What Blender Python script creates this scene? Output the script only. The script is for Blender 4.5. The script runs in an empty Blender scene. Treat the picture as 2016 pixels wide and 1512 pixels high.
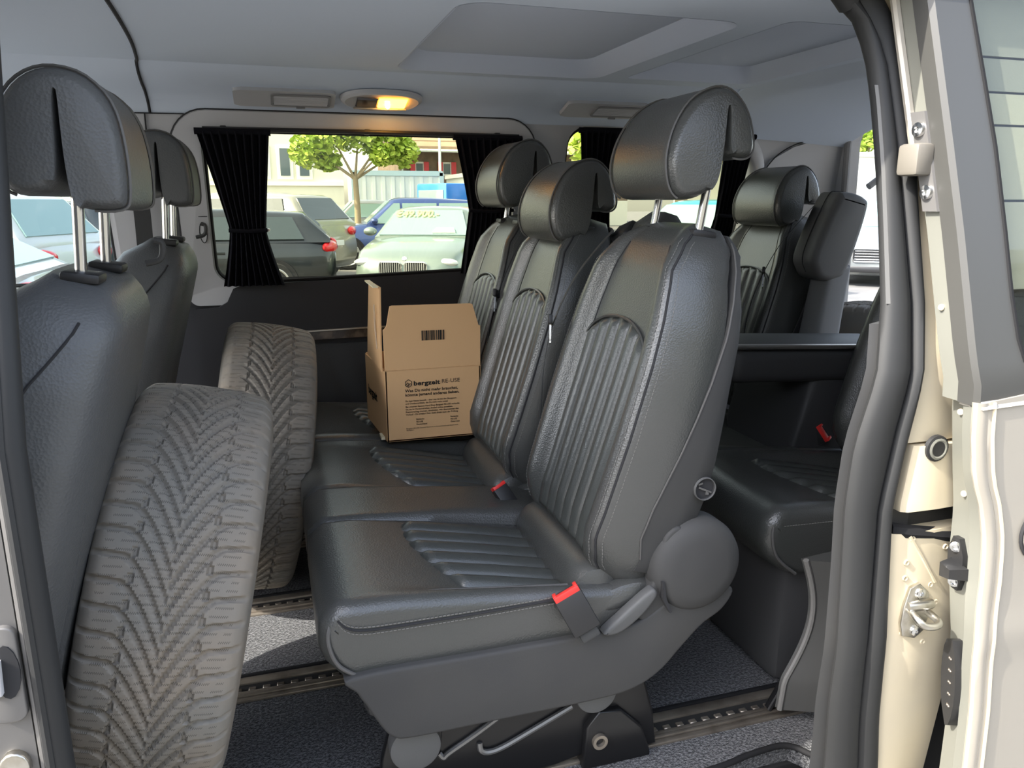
import bpy, bmesh, math, random
from mathutils import Vector, Matrix, Euler
from mathutils.geometry import tessellate_polygon
R = math.radians
random.seed(7)
scene = bpy.context.scene
COL = scene.collection
# ------------------------------------------------------------------ camera
cam_d = bpy.data.cameras.new('camera'); cam = bpy.data.objects.new('camera', cam_d); COL.objects.link(cam)
cam.location = (0, 0, 1.05)
cam.rotation_euler = (R(90 - 13.4), 0, R(-17.3))
cam_d.sensor_width = 36; cam_d.lens = 36 * 1514 / 2016; cam_d.clip_start = .02; cam_d.clip_end = 400
scene.camera = cam
# ------------------------------------------------------------------ sky, sun, exposure
world = bpy.data.worlds.new('sky'); scene.world = world; world.use_nodes = True
wn = world.node_tree; wn.nodes.clear()
sky = wn.nodes.new('ShaderNodeTexSky'); sky.sky_type = 'NISHITA'; sky.sun_disc = False
sky.sun_elevation = R(46); sky.sun_rotation = R(-98); sky.air_density = 1.0; sky.dust_density = 2.2; sky.ozone_density = 1.0
bg = wn.nodes.new('ShaderNodeBackground'); bg.inputs['Strength'].default_value = .30
wo = wn.nodes.new('ShaderNodeOutputWorld')
hs = wn.nodes.new('ShaderNodeHueSaturation'); hs.inputs['Saturation'].default_value = .6
wn.links.new(sky.outputs[0], hs.inputs['Color']); wn.links.new(hs.outputs[0], bg.inputs[0]); wn.links.new(bg.outputs[0], wo.inputs[0])
sun_d = bpy.data.lights.new('sun', 'SUN'); sun_d.energy = 3.6; sun_d.angle = R(.6); sun_d.color = (1, .95, .86)
sun = bpy.data.objects.new('sun', sun_d); COL.objects.link(sun)
sun.rotation_euler = Vector((-.85, -.10, .76)).to_track_quat('Z', 'Y').to_euler()
sun.location = (-20, -6, 20)
scene.view_settings.view_transform = 'Standard'; scene.view_settings.look = 'None'
scene.view_settings.gamma = 1; scene.view_settings.use_curve_mapping = False
scene.view_settings.exposure = 1.7
scene.cycles.max_bounces = 10; scene.cycles.diffuse_bounces = 5; scene.cycles.transparent_max_bounces = 16
# ------------------------------------------------------------------ geometry helpers: every shape is a (verts, faces) pair
def join(*shapes):
    V, Fc = [], []
    for v, f in shapes:
        o = len(V); V += [tuple(p) for p in v]; Fc += [tuple(i + o for i in q) for q in f]
    return V, Fc
def xf(s, loc=(0, 0, 0), rot=(0, 0, 0), sc=(1, 1, 1)):
    m = Matrix.LocRotScale(Vector(loc), Euler(rot), Vector(sc))
    return [tuple(m @ Vector(p)) for p in s[0]], s[1]
def loft(rings, cap=True, closed_path=False):
    n = len(rings[0]); V = [tuple(p) for r in rings for p in r]; Fc = []
    m = len(rings)
    for i in range(m if closed_path else m - 1):
        a = i * n; b = ((i + 1) % m) * n
        for j in range(n):
            k = (j + 1) % n
            Fc.append((a + j, a + k, b + k, b + j))
    if cap and not closed_path:
        Fc.append(tuple(range(n - 1, -1, -1))); Fc.append(tuple(range((m - 1) * n, m * n)))
    return V, Fc
def grid(fn, nu, nv, cu=False):
    V = [tuple(fn(i / (nu if cu else nu - 1), j / (nv - 1))) for i in range(nu) for j in range(nv)]
    Fc = []
    for i in range(nu if cu else nu - 1):
        for j in range(nv - 1):
            a = i * nv + j; b = ((i + 1) % nu) * nv + j
            Fc.append((a, b, b + 1, a + 1))
    return V, Fc
def slab(fn, nu, nv, th):
    """closed sheet: fn(u,v)->(point); th a vector of thickness"""
    a = grid(fn, nu, nv); t = Vector(th); n = len(a[0])
    V = a[0] + [tuple(Vector(p) + t) for p in a[0]]
    Fc = list(a[1]) + [tuple(i + n for i in reversed(f)) for f in a[1]]
    def e(i, j): Fc.append((i, j, j + n, i + n))
    for i in range(nu - 1):
        e(i * nv + nv * 0, (i + 1) * nv) ; e((i + 1) * nv + nv - 1, i * nv + nv - 1)
    for j in range(nv - 1):
        e(j + 1, j); e((nu - 1) * nv + j, (nu - 1) * nv + j + 1)
    return V, Fc
def spline(pts, n, closed=False):
    P = [Vector(p) for p in pts]; m = len(P); out = []
    segs = m if closed else m - 1
    for k in range(n):
        t = k / n * segs if closed else k / (n - 1) * segs
        i = min(int(t), segs - 1); u = t - i
        if closed: a, b, c, d = P[(i - 1) % m], P[i % m], P[(i + 1) % m], P[(i + 2) % m]
        else: a, b, c, d = P[max(i - 1, 0)], P[i], P[i + 1], P[min(i + 2, m - 1)]
        out.append(.5 * ((2 * b) + (c - a) * u + (2 * a - 5 * b + 4 * c - d) * u * u + (3 * b - a - 3 * c + d) * u ** 3))
    return out
def tube(path, r, n=8, closed=False, sy=1.0):
    P = [Vector(p) for p in path]; m = len(P); rings = []
    T0 = None; N = None
    for i in range(m):
        if closed: T = (P[(i + 1) % m] - P[i - 1])
        else: T = (P[min(i + 1, m - 1)] - P[max(i - 1, 0)])
        T.normalize()
        if N is None:
            N = T.orthogonal().normalized()
            if abs(T.z) < .99 : N = (Vector((0, 0, 1)) - T * T.z).normalized()
        else:
            N = (N - T * N.dot(T)); N.normalize()
        B = T.cross(N); rr = r(i / (m - 1)) if callable(r) else r
        rings.append([P[i] + N * (math.cos(a) * rr) + B * (math.sin(a) * rr * sy) for a in [2 * math.pi * k / n for k in range(n)]])
    return loft(rings, True, closed)
def strap(path, side, w, th):
    """flat webbing: path points, side vector(s)"""
    rings = []
    P = [Vector(p) for p in path]
    for i, p in enumerate(P):
        T = (P[min(i + 1, len(P) - 1)] - P[max(i - 1, 0)]).normalized()
        s = Vector(side[i] if isinstance(side, list) else side); s = (s - T * s.dot(T)).normalized(); nn = T.cross(s)
        rings.append([p + s * (w / 2) + nn * th / 2, p - s * (w / 2) + nn * th / 2, p - s * (w / 2) - nn * th / 2, p + s * (w / 2) - nn * th / 2])
    return loft(rings)
def box(x0, x1, y0, y1, z0, z1, bev=0, seg=2):
    bm = bmesh.new(); bmesh.ops.create_cube(bm, size=1)
    for v in bm.verts: v.co = Vector(((x0 + x1) / 2 + v.co.x * (x1 - x0), (y0 + y1) / 2 + v.co.y * (y1 - y0), (z0 + z1) / 2 + v.co.z * (z1 - z0)))
    if bev: bmesh.ops.bevel(bm, geom=bm.edges[:], offset=bev, segments=seg, profile=.5, affect='EDGES')
    return frombm(bm)
def frombm(bm):
    bm.verts.index_update(); V = [tuple(v.co) for v in bm.verts]; Fc = [tuple(v.index for v in f.verts) for f in bm.faces]; bm.free()
    return V, Fc
def prism(outline, h0, h1, axis='y', bev=0.0, seg=3):
    """2D outline extruded along an axis; bev rounds both rims. axis y: outline=(x,z); z: (x,y); x: (y,z)"""
    def put(a, b, h): return {'y': (a, h, b), 'z': (a, b, h), 'x': (h, a, b)}[axis]
    O = [Vector((p[0], p[1], 0)) for p in outline]; m = len(O)
    ar = sum(O[i].x * O[(i + 1) % m].y - O[(i + 1) % m].x * O[i].y for i in range(m))
    if ar < 0: O.reverse()
    nrm = []
    for i in range(m):
        a = (O[i] - O[i - 1]); b = (O[(i + 1) % m] - O[i])
        n = Vector((a.y, -a.x, 0)).normalized() + Vector((b.y, -b.x, 0)).normalized()
        n = n.normalized() if n.length > 1e-6 else Vector((0, 0, 0))
        nrm.append(n)
    rings = []
    if bev:
        prof = [(bev * (1 - math.sin(t)), bev * (1 - math.cos(t))) for t in [math.pi / 2 * k / seg for k in range(seg + 1)]]
        st = [(h0 + d if False else h0 + bev - bev * math.cos(t), bev * (1 - math.sin(t))) for t in [math.pi / 2 * k / seg for k in range(seg + 1)]]
        st = st + [(h0 + h1 - h, ins) for h, ins in reversed(st)]
    else: st = [(h0, 0), (h1, 0)]
    for h, ins in st: rings.append([put(O[i].x - nrm[i].x * ins, O[i].y - nrm[i].y * ins, h) for i in range(m)])
    return loft(rings)
def lathe(prof, n=32, axis='y', c=(0, 0, 0)):
    rings = []
    for k in range(n):
        a = 2 * math.pi * k / n; ca, sa = math.cos(a), math.sin(a)
        ring = []
        for r, h in prof:
            p = {'y': (r * ca, h, r * sa), 'z': (r * ca, r * sa, h), 'x': (h, r * ca, r * sa)}[axis]
            ring.append((p[0] + c[0], p[1] + c[1], p[2] + c[2]))
        rings.append(ring)
    m = len(prof); V = [p for r in rings for p in r]; Fc = []
    for i in range(n):
        for j in range(m - 1):
            a = i * m + j; b = ((i + 1) % n) * m + j
            Fc.append((a, b, b + 1, a + 1))
    return V, Fc
def rrect(x0, x1, y0, y1, r, n=6):
    rs = r if isinstance(r, (list, tuple)) else [r] * 4
    out = []
    for (cx, cy, a0, rr) in ((x1 - rs[0], y1 - rs[0], 0, rs[0]), (x0 + rs[1], y1 - rs[1], 90, rs[1]), (x0 + rs[2], y0 + rs[2], 180, rs[2]), (x1 - rs[3], y0 + rs[3], 270, rs[3])):
        for k in range(n + 1):
            a = R(a0 + 90 * k / n); out.append((cx + rr * math.cos(a), cy + rr * math.sin(a)))
    return out
def circle(cx, cy, r, n=24, ry=None):
    return [(cx + r * math.cos(2 * math.pi * k / n), cy + (ry or r) * math.sin(2 * math.pi * k / n)) for k in range(n)]
def plate(outer, holes, fn, th):
    """flat sheet with holes; fn(a,b)->point, th = thickness vector"""
    polys = [[Vector((p[0], p[1], 0)) for p in outer]] + [[Vector((p[0], p[1], 0)) for p in h] for h in holes]
    tri = tessellate_polygon(polys)
    flat = [p for q in polys for p in q]; n = len(flat); t = Vector(th)
    V = [tuple(Vector(fn(p.x, p.y))) for p in flat]; V += [tuple(Vector(p) + t) for p in V]
    Fc = []
    for a, b, c in tri:
        Fc.append((a, b, c)); Fc.append((c + n, b + n, a + n))
    o = 0
    for q in polys:
        m = len(q)
        for i in range(m):
            a, b = o + i, o + (i + 1) % m
            Fc.append((a, b, b + n, a + n))
        o += m
    return V, Fc
# ------------------------------------------------------------------ object helpers
OFF = {}
def make(name, s, mat, parent=None, smooth=True, angle=38, uv=None):
    me = bpy.data.meshes.new(name)
    off = OFF.get(parent.name, Vector()) if parent else Vector()
    me.from_pydata([tuple(Vector(p) - off) for p in s[0]], [], [tuple(f) for f in s[1]])
    bm = bmesh.new(); bm.from_mesh(me); bmesh.ops.recalc_face_normals(bm, faces=bm.faces[:]); bm.to_mesh(me); bm.free()
    if smooth:
        me.shade_smooth(); me.set_sharp_from_angle(angle=R(angle))
    me.materials.append(M[mat] if isinstance(mat, str) else mat)
    if uv:
        ul = me.uv_layers.new(name='uv')
        for lp in me.loops: ul.data[lp.index].uv = uv[lp.vertex_index]
    o = bpy.data.objects.new(name, me); COL.objects.link(o)
    if parent: o.parent = parent; OFF[o.name] = off
    return o
def thing(name, label, cat, loc=(0, 0, 0), rz=0, group=None, local=False):
    o = bpy.data.objects.new(name, None); COL.objects.link(o); o.empty_display_size = .05
    o.location = loc; o.rotation_euler = (0, 0, rz); tag(o, label, cat, group)
    OFF[o.name] = Vector() if local else Vector(loc)
    return o
def tag(o, label=None, cat=None, group=None, kind=None):
    if label: o['label'] = label
    if cat: o['category'] = cat
    if group: o['group'] = group
    if kind: o['kind'] = kind
    return o
def struct(name, s, mat, label, cat, smooth=True, angle=38):
    return tag(make(name, s, mat, None, smooth, angle), label, cat, None, 'structure')
def sthing(name, label, cat, loc=(0, 0, 0)):
    o = thing(name, label, cat, loc); o['kind'] = 'structure'; return o
def copy_tree(o, parent=None):
    c = o.copy(); COL.objects.link(c); c.parent = parent; OFF[c.name] = OFF.get(o.name, Vector())
    for ch in list(o.children): copy_tree(ch, c)
    return c
def text_shape(body, size, bold=0.0, align='LEFT', spacing=1.0, line=1.0, ext=.0002):
    cu = bpy.data.curves.new('t', 'FONT'); cu.body = body; cu.size = size; cu.offset = bold; cu.extrude = ext; cu.align_x = align
    cu.space_character = spacing; cu.space_line = line; cu.resolution_u = 3
    ob = bpy.data.objects.new('t', cu); COL.objects.link(ob)
    me = bpy.data.meshes.new_from_object(ob.evaluated_get(bpy.context.evaluated_depsgraph_get()))
    V = [tuple(v.co) for v in me.vertices]; Fc = [tuple(p.vertices) for p in me.polygons]
    bpy.data.objects.remove(ob); bpy.data.curves.remove(cu); bpy.data.meshes.remove(me)
    return V, Fc
def mapv(s, fn): return [tuple(fn(*p)) for p in s[0]], s[1]
def stitches(path, r=.0007, dash=.0045, gap=.0022):
    """row of thread stitches along a polyline"""
    P = [Vector(p) for p in path]; out = []; d = 0; nxt = 0; shapes = []
    for a, b in zip(P, P[1:]):
        L = (b - a).length
        if L < 1e-6: continue
        t = (b - a) / L
        while nxt < d + L:
            p = a + t * (nxt - d); q = p + t * dash
            n1 = t.orthogonal().normalized(); n2 = t.cross(n1)
            ring = lambda c: [c + n1 * r, c + n2 * r, c - n1 * r, c - n2 * r]
            shapes.append(loft([ring(p), ring(q)])); nxt += dash + gap
        d += L
    return join(*shapes)
# ------------------------------------------------------------------ materials
M = {}
def mat(name, col, rough=.6, metal=0, bump=None, var=None, spec=.5, coat=0, emit=None, sheen=0, alpha=None, tex=None):
    m = bpy.data.materials.new(name); m.use_nodes = True; nt = m.node_tree; N = nt.nodes; L = nt.links
    b = N['Principled BSDF']; b.inputs['Base Color'].default_value = (*col, 1); b.inputs['Roughness'].default_value = rough
    b.inputs['Metallic'].default_value = metal; b.inputs['Specular IOR Level'].default_value = spec
    b.inputs['Coat Weight'].default_value = coat; b.inputs['Coat Roughness'].default_value = .05
    b.inputs['Sheen Weight'].default_value = sheen
    if emit: b.inputs['Emission Color'].default_value = (*emit[0], 1); b.inputs['Emission Strength'].default_value = emit[1]
    tc = N.new('ShaderNodeTexCoord')
    if var:                                        # (scale, second colour, contrast lo, hi)
        nz = N.new('ShaderNodeTexNoise'); nz.inputs['Scale'].default_value = var[0]; nz.inputs['Detail'].default_value = 4
        rp = N.new('ShaderNodeValToRGB'); rp.color_ramp.elements[0].position = var[2]; rp.color_ramp.elements[1].position = var[3]
        rp.color_ramp.elements[0].color = (*col, 1); rp.color_ramp.elements[1].color = (*var[1], 1)
        L.new(tc.outputs['Object'], nz.inputs['Vector']); L.new(nz.outputs['Fac'], rp.inputs[0]); L.new(rp.outputs[0], b.inputs['Base Color'])
    if bump:                                       # (kind, scale, strength, distance)
        if bump[0] == 'voronoi':
            t = N.new('ShaderNodeTexVoronoi'); t.inputs['Scale'].default_value = bump[1]; out = t.outputs['Distance']
        else:
            t = N.new('ShaderNodeTexNoise'); t.inputs['Scale'].default_value = bump[1]; t.inputs['Detail'].default_value = 3; out = t.outputs['Fac']
        bp = N.new('ShaderNodeBump'); bp.inputs['Strength'].default_value = bump[2]; bp.inputs['Distance'].default_value = bump[3]
        L.new(tc.outputs['Object'], t.inputs['Vector']); L.new(out, bp.inputs['Height']); L.new(bp.outputs[0], b.inputs['Normal'])
    M[name] = m; return m
mat('leather', (.050, .053, .050), .33, bump=('voronoi', 330, .30, .0012), var=(5, (.058, .058, .056), .35, .7), spec=.75)
mat('leather_pleat', (.049, .053, .050), .36, bump=('voronoi', 330, .25, .001), spec=.75)
mat('leather_front', (.085, .088, .090), .46, bump=('voronoi', 260, .35, .0014))
mat('thread', (.17, .165, .155), .8)
mat('piping', (.085, .083, .08), .5)
mat('shell', (.048, .048, .048), .66, bump=('noise', 700, .12, .001), var=(6, (.054, .053, .051), .4, .7), spec=.3)
mat('shell_dark', (.045, .045, .047), .6, bump=('noise', 500, .15, .001))
mat('disc_grey', (.085, .086, .086), .6, bump=('noise', 600, .12, .001))
mat('black_metal', (.012, .012, .013), .32, .2)
mat('rib_metal', (.20, .20, .20), .35, .7)
mat('chrome', (.75, .75, .74), .15, 1)
mat('steel', (.62, .60, .55), .3, 1, var=(40, (.42, .38, .3), .45, .75))
mat('webbing', (.035, .036, .036), .75, bump=('noise', 900, .3, .001))
mat('red_plastic', (.75, .035, .03), .4)
mat('black_plastic', (.018, .018, .019), .5, bump=('noise', 400, .1, .001))
mat('headliner', (.62, .69, .79), .95, bump=('noise', 900, .25, .001), spec=.1)
mat('headliner_dark', (.62, .68, .79), .95, bump=('noise', 900, .25, .001), spec=.1)
mat('trim_grey', (.50, .50, .51), .75, bump=('noise', 700, .12, .001), spec=.25)
mat('trim_mid', (.25, .25, .255), .75, bump=('noise', 700, .12, .001), spec=.25)
mat('groove', (.02, .02, .022), .9)
mat('panel_dark', (.030, .031, .036), .7, bump=('noise', 500, .2, .001))
mat('panel_leather', (.035, .038, .042), .55, bump=('voronoi', 300, .3, .001))
mat('wood_trim', (.05, .035, .028), .25, var=(22, (.16, .12, .09), .45, .62), coat=.6)
mat('silver_trim', (.5, .48, .45), .3, .9)
mat('curtain', (.008, .008, .011), .95, spec=.1, bump=('noise', 600, .3, .001))
mat('seal', (.020, .0205, .021), .62, spec=.4)
mat('seal_dark', (.012, .012, .013), .8, spec=.2)
mat('paint', (.36, .33, .28), .38, .15, coat=.3)
mat('paint_jamb', (.60, .52, .37), .45, .15, coat=.1, var=(3, (.53, .47, .36), .4, .7))
mat('door_frame', (.055, .054, .05), .45, .0)
mat('cover_grey', (.14, .138, .132), .55)
mat('tongue_grey', (.17, .155, .13), .45)
mat('housing_grey', (.11, .11, .11), .6)
mat('flange_shade', (.16, .155, .15), .4, .3)
mat('paint_flange', (.22, .22, .19), .5, .3)
mat('cardboard', (.72, .45, .235), .85, var=(3, (.69, .425, .215), .35, .7), spec=.2, bump=('noise', 120, .08, .001))
mat('cardboard_in', (.75, .68, .48), .85, spec=.2)
mat('ink', (.03, .027, .025), .8, spec=.1)
mat('tape', (.75, .73, .65), .25)
mat('rail_metal', (.34, .30, .25), .42, .75, var=(18, (.20, .17, .14), .45, .7))
mat('rail_dark', (.02, .02, .02), .6)
mat('amber', (1, .5, .05), .3, emit=((1, .40, .03), 5))
mat('amber_bulb', (1, .8, .4), .3, emit=((1, .62, .2), 40))
mat('lamp_dark', (.02, .015, .015), .15)
mat('white_dot', (.85, .83, .78), .8)
def tree_nodes(name):
    m = bpy.data.materials.new(name); m.use_nodes = True; M[name] = m
    return m, m.node_tree, m.node_tree.nodes, m.node_tree.links, m.node_tree.nodes['Principled BSDF']
def carpet(name, c1, c2):
    m, nt, N, L, b = tree_nodes(name)
    tc = N.new('ShaderNodeTexCoord'); a = N.new('ShaderNodeTexNoise'); a.inputs['Scale'].default_value = 170; a.inputs['Detail'].default_value = 2; a.inputs['Roughness'].default_value = .75
    rp = N.new('ShaderNodeValToRGB'); rp.color_ramp.elements[0].position = .44; rp.color_ramp.elements[1].position = .66
    rp.color_ramp.elements[0].color = (*c1, 1); rp.color_ramp.elements[1].color = (*c2, 1)
    bp = N.new('ShaderNodeBump'); bp.inputs['Strength'].default_value = 1; bp.inputs['Distance'].default_value = .006
    L.new(tc.outputs['Object'], a.inputs['Vector']); L.new(a.outputs['Fac'], rp.inputs[0]); L.new(rp.outputs[0], b.inputs['Base Color'])
    L.new(a.outputs['Fac'], bp.inputs['Height']); L.new(bp.outputs[0], b.inputs['Normal']); b.inputs['Roughness'].default_value = 1; b.inputs['Sheen Weight'].default_value = .3
    b.inputs['Specular IOR Level'].default_value = .1
carpet('carpet', (.010, .011, .014), (.125, .128, .135))
def glass(name, tint, gloss=.06):
    m, nt, N, L, b = tree_nodes(name)
    tr = N.new('ShaderNodeBsdfTransparent'); tr.inputs[0].default_value = (*tint, 1)
    gl = N.new('ShaderNodeBsdfGlossy'); gl.inputs['Roughness'].default_value = .02
    fr = N.new('ShaderNodeFresnel'); fr.inputs[0].default_value = 1.45
    mx = N.new('ShaderNodeMixShader'); ge = N.new('ShaderNodeNewGeometry'); inv = N.new('ShaderNodeMath'); inv.operation = 'SUBTRACT'; inv.inputs[0].default_value = 1; L.new(ge.outputs['Backfacing'], inv.inputs[1])
    mu = N.new('ShaderNodeMath'); mu.operation = 'MULTIPLY'; L.new(fr.outputs[0], mu.inputs[0]); L.new(inv.outputs[0], mu.inputs[1]); L.new(mu.outputs[0], mx.inputs[0]); L.new(tr.outputs[0], mx.inputs[1]); L.new(gl.outputs[0], mx.inputs[2])
    L.new(mx.outputs[0], N['Material Output'].inputs['Surface'])
glass('privacy_glass', (.80, .79, .68)); glass('clear_glass', (.80, .83, .80))
# ================================================================== van shell: +X = rear of van, +Y = far side, z=0 cabin floor
GZ = -.55
def wy(z): return 2.57 - .02 * min(z, .8) / .8 - max(z - .8, 0) * .27
def ny(z): return .88 + max(z - .8, 0) * .27 + max(.35 - z, 0) * .1
def wm(off): return lambda a, b: (a, wy(b) - off, b)
# ---- floor with carpet, seat rails and entry step
fo = [(-1.6, 1.0), (-.22, 1.0), (-.17, 1.085), (.74, 1.085), (.83, 1.10), (.92, 1.10), (.95, 1.05), (1.0, 1.0), (2.12, 1.0), (2.12, 2.57), (-1.6, 2.57)]
floor = struct('floor', plate(fo, [], lambda a, b: (a, b, 0), (0, 0, -.04)), 'carpet', 'dark grey speckled carpet floor of the van', 'floor', False)
strip = {}
def rail(y, x0, x1):
    # two shiny lips either side of a slot with a notched tooth row
    def lip(a, b, h=.006, bev=.002): return box(x0, x1, a, b, -.004, h, bev)
    r = make('seat_rail', join(lip(y - .046, y - .034), lip(y - .0325, y - .023, .009), lip(y - .0215, y - .012, .007), lip(y + .016, y + .040, .007)), 'rail_metal', floor)
    make('rail_slot', box(x0, x1, y - .012, y + .016, -.004, .002), 'rail_dark', r, False)
    n = int((x1 - x0) / .030)
    make('rail_edge', lip(y + .041, y + .052, .010, .004), 'seal_dark', r)
    tg = join(*[box(x0 + .03 * k, x0 + .03 * k + .016, y - .010, y + .002, .0, .0055, .0015, 1) for k in range(n)])
    tag(make('tooth_row', tg, 'rail_metal', r), kind='stuff')
for yy in (1.215, 1.60, 1.965, 2.35): rail(yy, -.35, 1.06 if yy < 1.3 else 1.9)
step = sthing('trim_1', 'dark plastic entry step tray below the carpet edge at the door sill', 'entry step', (.4, 1.0, -.25))
make('tread', box(-.2, 1.0, .86, 1.10, -.25, -.23, .004), 'black_plastic', step)
make('riser', box(-.2, .96, 1.09, 1.105, -.24, -.04, .003), 'black_plastic', step)
lip = spline([(-.22, .99, .0), (-.17, 1.078, .0), (.3, 1.08, 0), (.70, 1.08, .0), (.83, 1.095, .0), (.91, 1.095, .0), (.95, 1.045, .0), (1.0, .99, 0)], 60)
make('edge_lip', tube(lip, .006, 10), 'seal_dark', step)
# ---- far side wall
W1 = rrect(-.165, .775, .803, 1.250, .055)
W2 = rrect(.945, 1.615, .86, 1.283, .06)
W3 = rrect(-1.28, -.43, .805, 1.225, .06)
upper = plate([(-1.6, .795), (2.12, .795), (2.01, 1.315), (-1.6, 1.315)], [W1, W2, W3], wm(0), (0, .05, 0))
wallf = struct('wall_far', upper, 'trim_grey', 'light grey plastic trim of the far side wall around the windows', 'wall', False)
lower = plate([(-1.6, -.03), (2.12, -.03), (2.12, .795), (-1.6, .795)], [], wm(0), (0, .05, 0))
make('lower_panel', lower, 'panel_dark', wallf, False)
# raised surround of the big window, with dark parting line
O1 = rrect(-.243, .835, .735, 1.296, [.10, .10, .03, .03], 8)
sur = make('window_surround', plate(O1, [W1], wm(.016), (0, .03, 0)), 'trim_grey', wallf, False)
make('parting_line', tube([wm(.010)(*p) for p in O1], .006, 6, True), 'groove', sur)
make('reveal', loft([[wm(.017)(*p) for p in W1], [wm(.012)(p[0] * .992 + .003, p[1] * .992 + .008) for p in W1]], False), 'trim_mid', sur, False)
ov = [(-.183 + .010 * math.cos(a), .958 + .030 * math.sin(a)) for a in [2 * math.pi * k / 20 for k in range(20)]]
make('cover_cap', plate(ov, [], wm(.020), (0, .01, 0)), 'trim_grey', sur)
make('cap_gap', tube([wm(.0195)(*p) for p in ov], .0016, 5, True), 'groove', sur)
make('trim_joint', tube([wm(.018)(-.243 + .001, 1.005), wm(.018)(-.168, 1.005)], .0012, 5), 'groove', sur)
# dark door card below the window, with trim strip and quilted leather
card = [(-.228, -.02), (-.228, .725), (-.16, .73), (-.135, .745), (-.115, .785), (-.09, .796), (.9, .832), (.9, -.02)]
dc = make('door_card', plate(card, [], wm(.030), (0, .03, 0)), 'panel_dark', wallf, False)
make('window_rubber', tube([wm(.024)(-.11, .803), wm(.024)(.3, .815), wm(.024)(.8, .833)], .006, 6), 'seal_dark', dc)
wt = make('wood_strip', plate([(-.12, .612), (.86, .628), (.86, .655), (-.12, .640)], [], wm(.046), (0, .02, 0)), 'wood_trim', wallf, False)
make('bright_edge', tube([wm(.047)(-.12, .642), wm(.047)(.86, .657)], .0035, 6), 'silver_trim', wt)
quilt = make('quilted_pad', slab(lambda u, v: (-.10 + .94 * u, wy(.3) - .040 - .012 * math.sin(math.pi * v) - .004 * abs(math.sin((u * 9 + v * 1.6) * math.pi)), .14 + .46 * v), 90, 26, (0, .04, 0)), 'panel_leather', wallf)
for k in range(8):
    x = -.1 + .94 * (k + 1) / 9
    pass
make('pillar_seam', tube([wm(.004)(-.30, 1.285), wm(.004)(-.305, 1.15), wm(.004)(-.315, .95), wm(.004)(-.325, .75)], .0022, 5), 'groove', wallf)
make('pillar_panel', plate(rrect(-.415, -.262, .745, 1.24, .03), [], wm(.012), (0, .02, 0)), 'trim_grey', wallf, False)
make('cove_seam', tube([wm(.008)(-.42, 1.282), wm(.008)(-.20, 1.284)], .0018, 5), 'groove', wallf)
# rear quarter: window rim, raised panel behind it
rim = spline([wm(.02)(1.60, .80), wm(.022)(1.655, .90), wm(.024)(1.665, 1.05), wm(.024)(1.64, 1.19), wm(.02)(1.55, 1.275), wm(.016)(1.40, 1.305)], 40)
make('window_rim', tube(rim, .032, 12), 'trim_grey', wallf)
make('quarter_panel', join(plate([(1.70, .45), (2.10, .45), (2.10, .80), (1.70, .80)], [], wm(.014), (0, .03, 0)), plate([(1.70, .80), (2.10, .80), (2.00, 1.275), (1.90, 1.262), (1.80, 1.235), (1.72, 1.19), (1.69, 1.12)], [], wm(.014), (0, .03, 0))), 'trim_grey', wallf, False)
make('quarter_seam', tube(spline([wm(.016)(1.685, 1.13), wm(.018)(1.73, 1.20), wm(.018)(1.80, 1.243), wm(.018)(1.90, 1.268), wm(.018)(2.0, 1.28)], 30), .0022, 5), 'groove', wallf)
cap = sthing('trim_2', 'round grey belt anchor cap on the rear pillar trim', 'anchor cap', (1.88, 2.41, 1.28))
make('cap_body', xf(lathe([(0, -.014), (.02, -.012), (.028, 0), (.028, .012)], 20), (1.885, wy(1.285) - .012, 1.285), (R(15), 0, 0), (1.2, 1, .9)), 'trim_grey', cap)
make('cap_eye', xf(lathe([(0, -.006), (.010, -.006), (.016, .0), (.0, .0)], 16), (1.888, wy(1.285) - .024, 1.288), (R(15), 0, 0)), 'groove', cap)
lp = make('load_latch', plate(rrect(2.085, 2.125, .70, .83, .012), [], wm(.035), (0, .03, 0)), 'trim_mid', wallf)
make('latch_slot', plate(circle(2.105, .80, .012, 14, .022), [], wm(.037), (0, .004, 0)), 'groove', lp)
make('latch_eye', xf(lathe([(.005, -.006), (.014, -.006), (.014, .004), (.005, .004)], 14), (2.105, wy(.74) - .037, .74)), 'steel', lp)
# window panes
def pane(name, o, label, m):
    s = sthing(name, label, 'window', (o[0][0], 2.5, .8))
    make('pane', plate(o, [], wm(-.022), (0, .003, 0)), m, s, False)
    make('gasket', tube([wm(-.020)(*p) for p in o], .011, 8, True), 'seal_dark', s)
    return s
w1 = pane('window_1', W1, 'large tinted side window with dark curtains, beyond the cardboard box', 'privacy_glass')
pane('window_2', W2, 'tinted rear quarter window behind the bench headrests', 'privacy_glass')
pane('window_3', W3, 'clear front door window on the far side, beside the front seats', 'clear_glass')
# ---- ceiling
RC1 = rrect(.345, .915, 1.40, 2.14, .055, 6); RC2 = rrect(.985, 1.385, 1.36, 2.10, [.03, .03, .03, .06], 6)
ceil = struct('ceiling', plate([(-1.4, 1.25), (1.42, 1.25), (1.42, 2.19), (-1.4, 2.19)], [RC1, RC2], lambda a, b: (a, b, 1.385), (0, 0, .012)), 'headliner', 'pale grey cloth headliner with two sunken roof panels', 'ceiling', False)
def tray(o, ins, zt):
    cx = sum(p[0] for p in o) / len(o); cy = sum(p[1] for p in o) / len(o)
    def inset(p, d):
        dx, dy = p[0] - cx, p[1] - cy
        return (cx + dx * (1 - d / .28), cy + dy * (1 - d / .36))
    return loft([[(p[0], p[1], 1.3845) for p in o], [(*inset(p, ins * .25), 1.392) for p in o], [(*inset(p, ins), zt) for p in o]], True)
def trayopen(o, ins, zt):
    V, Fc = tray(o, ins, zt); return V, [f for f in Fc if not (len(f) > 4 and max(f) < len(o))]
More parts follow.
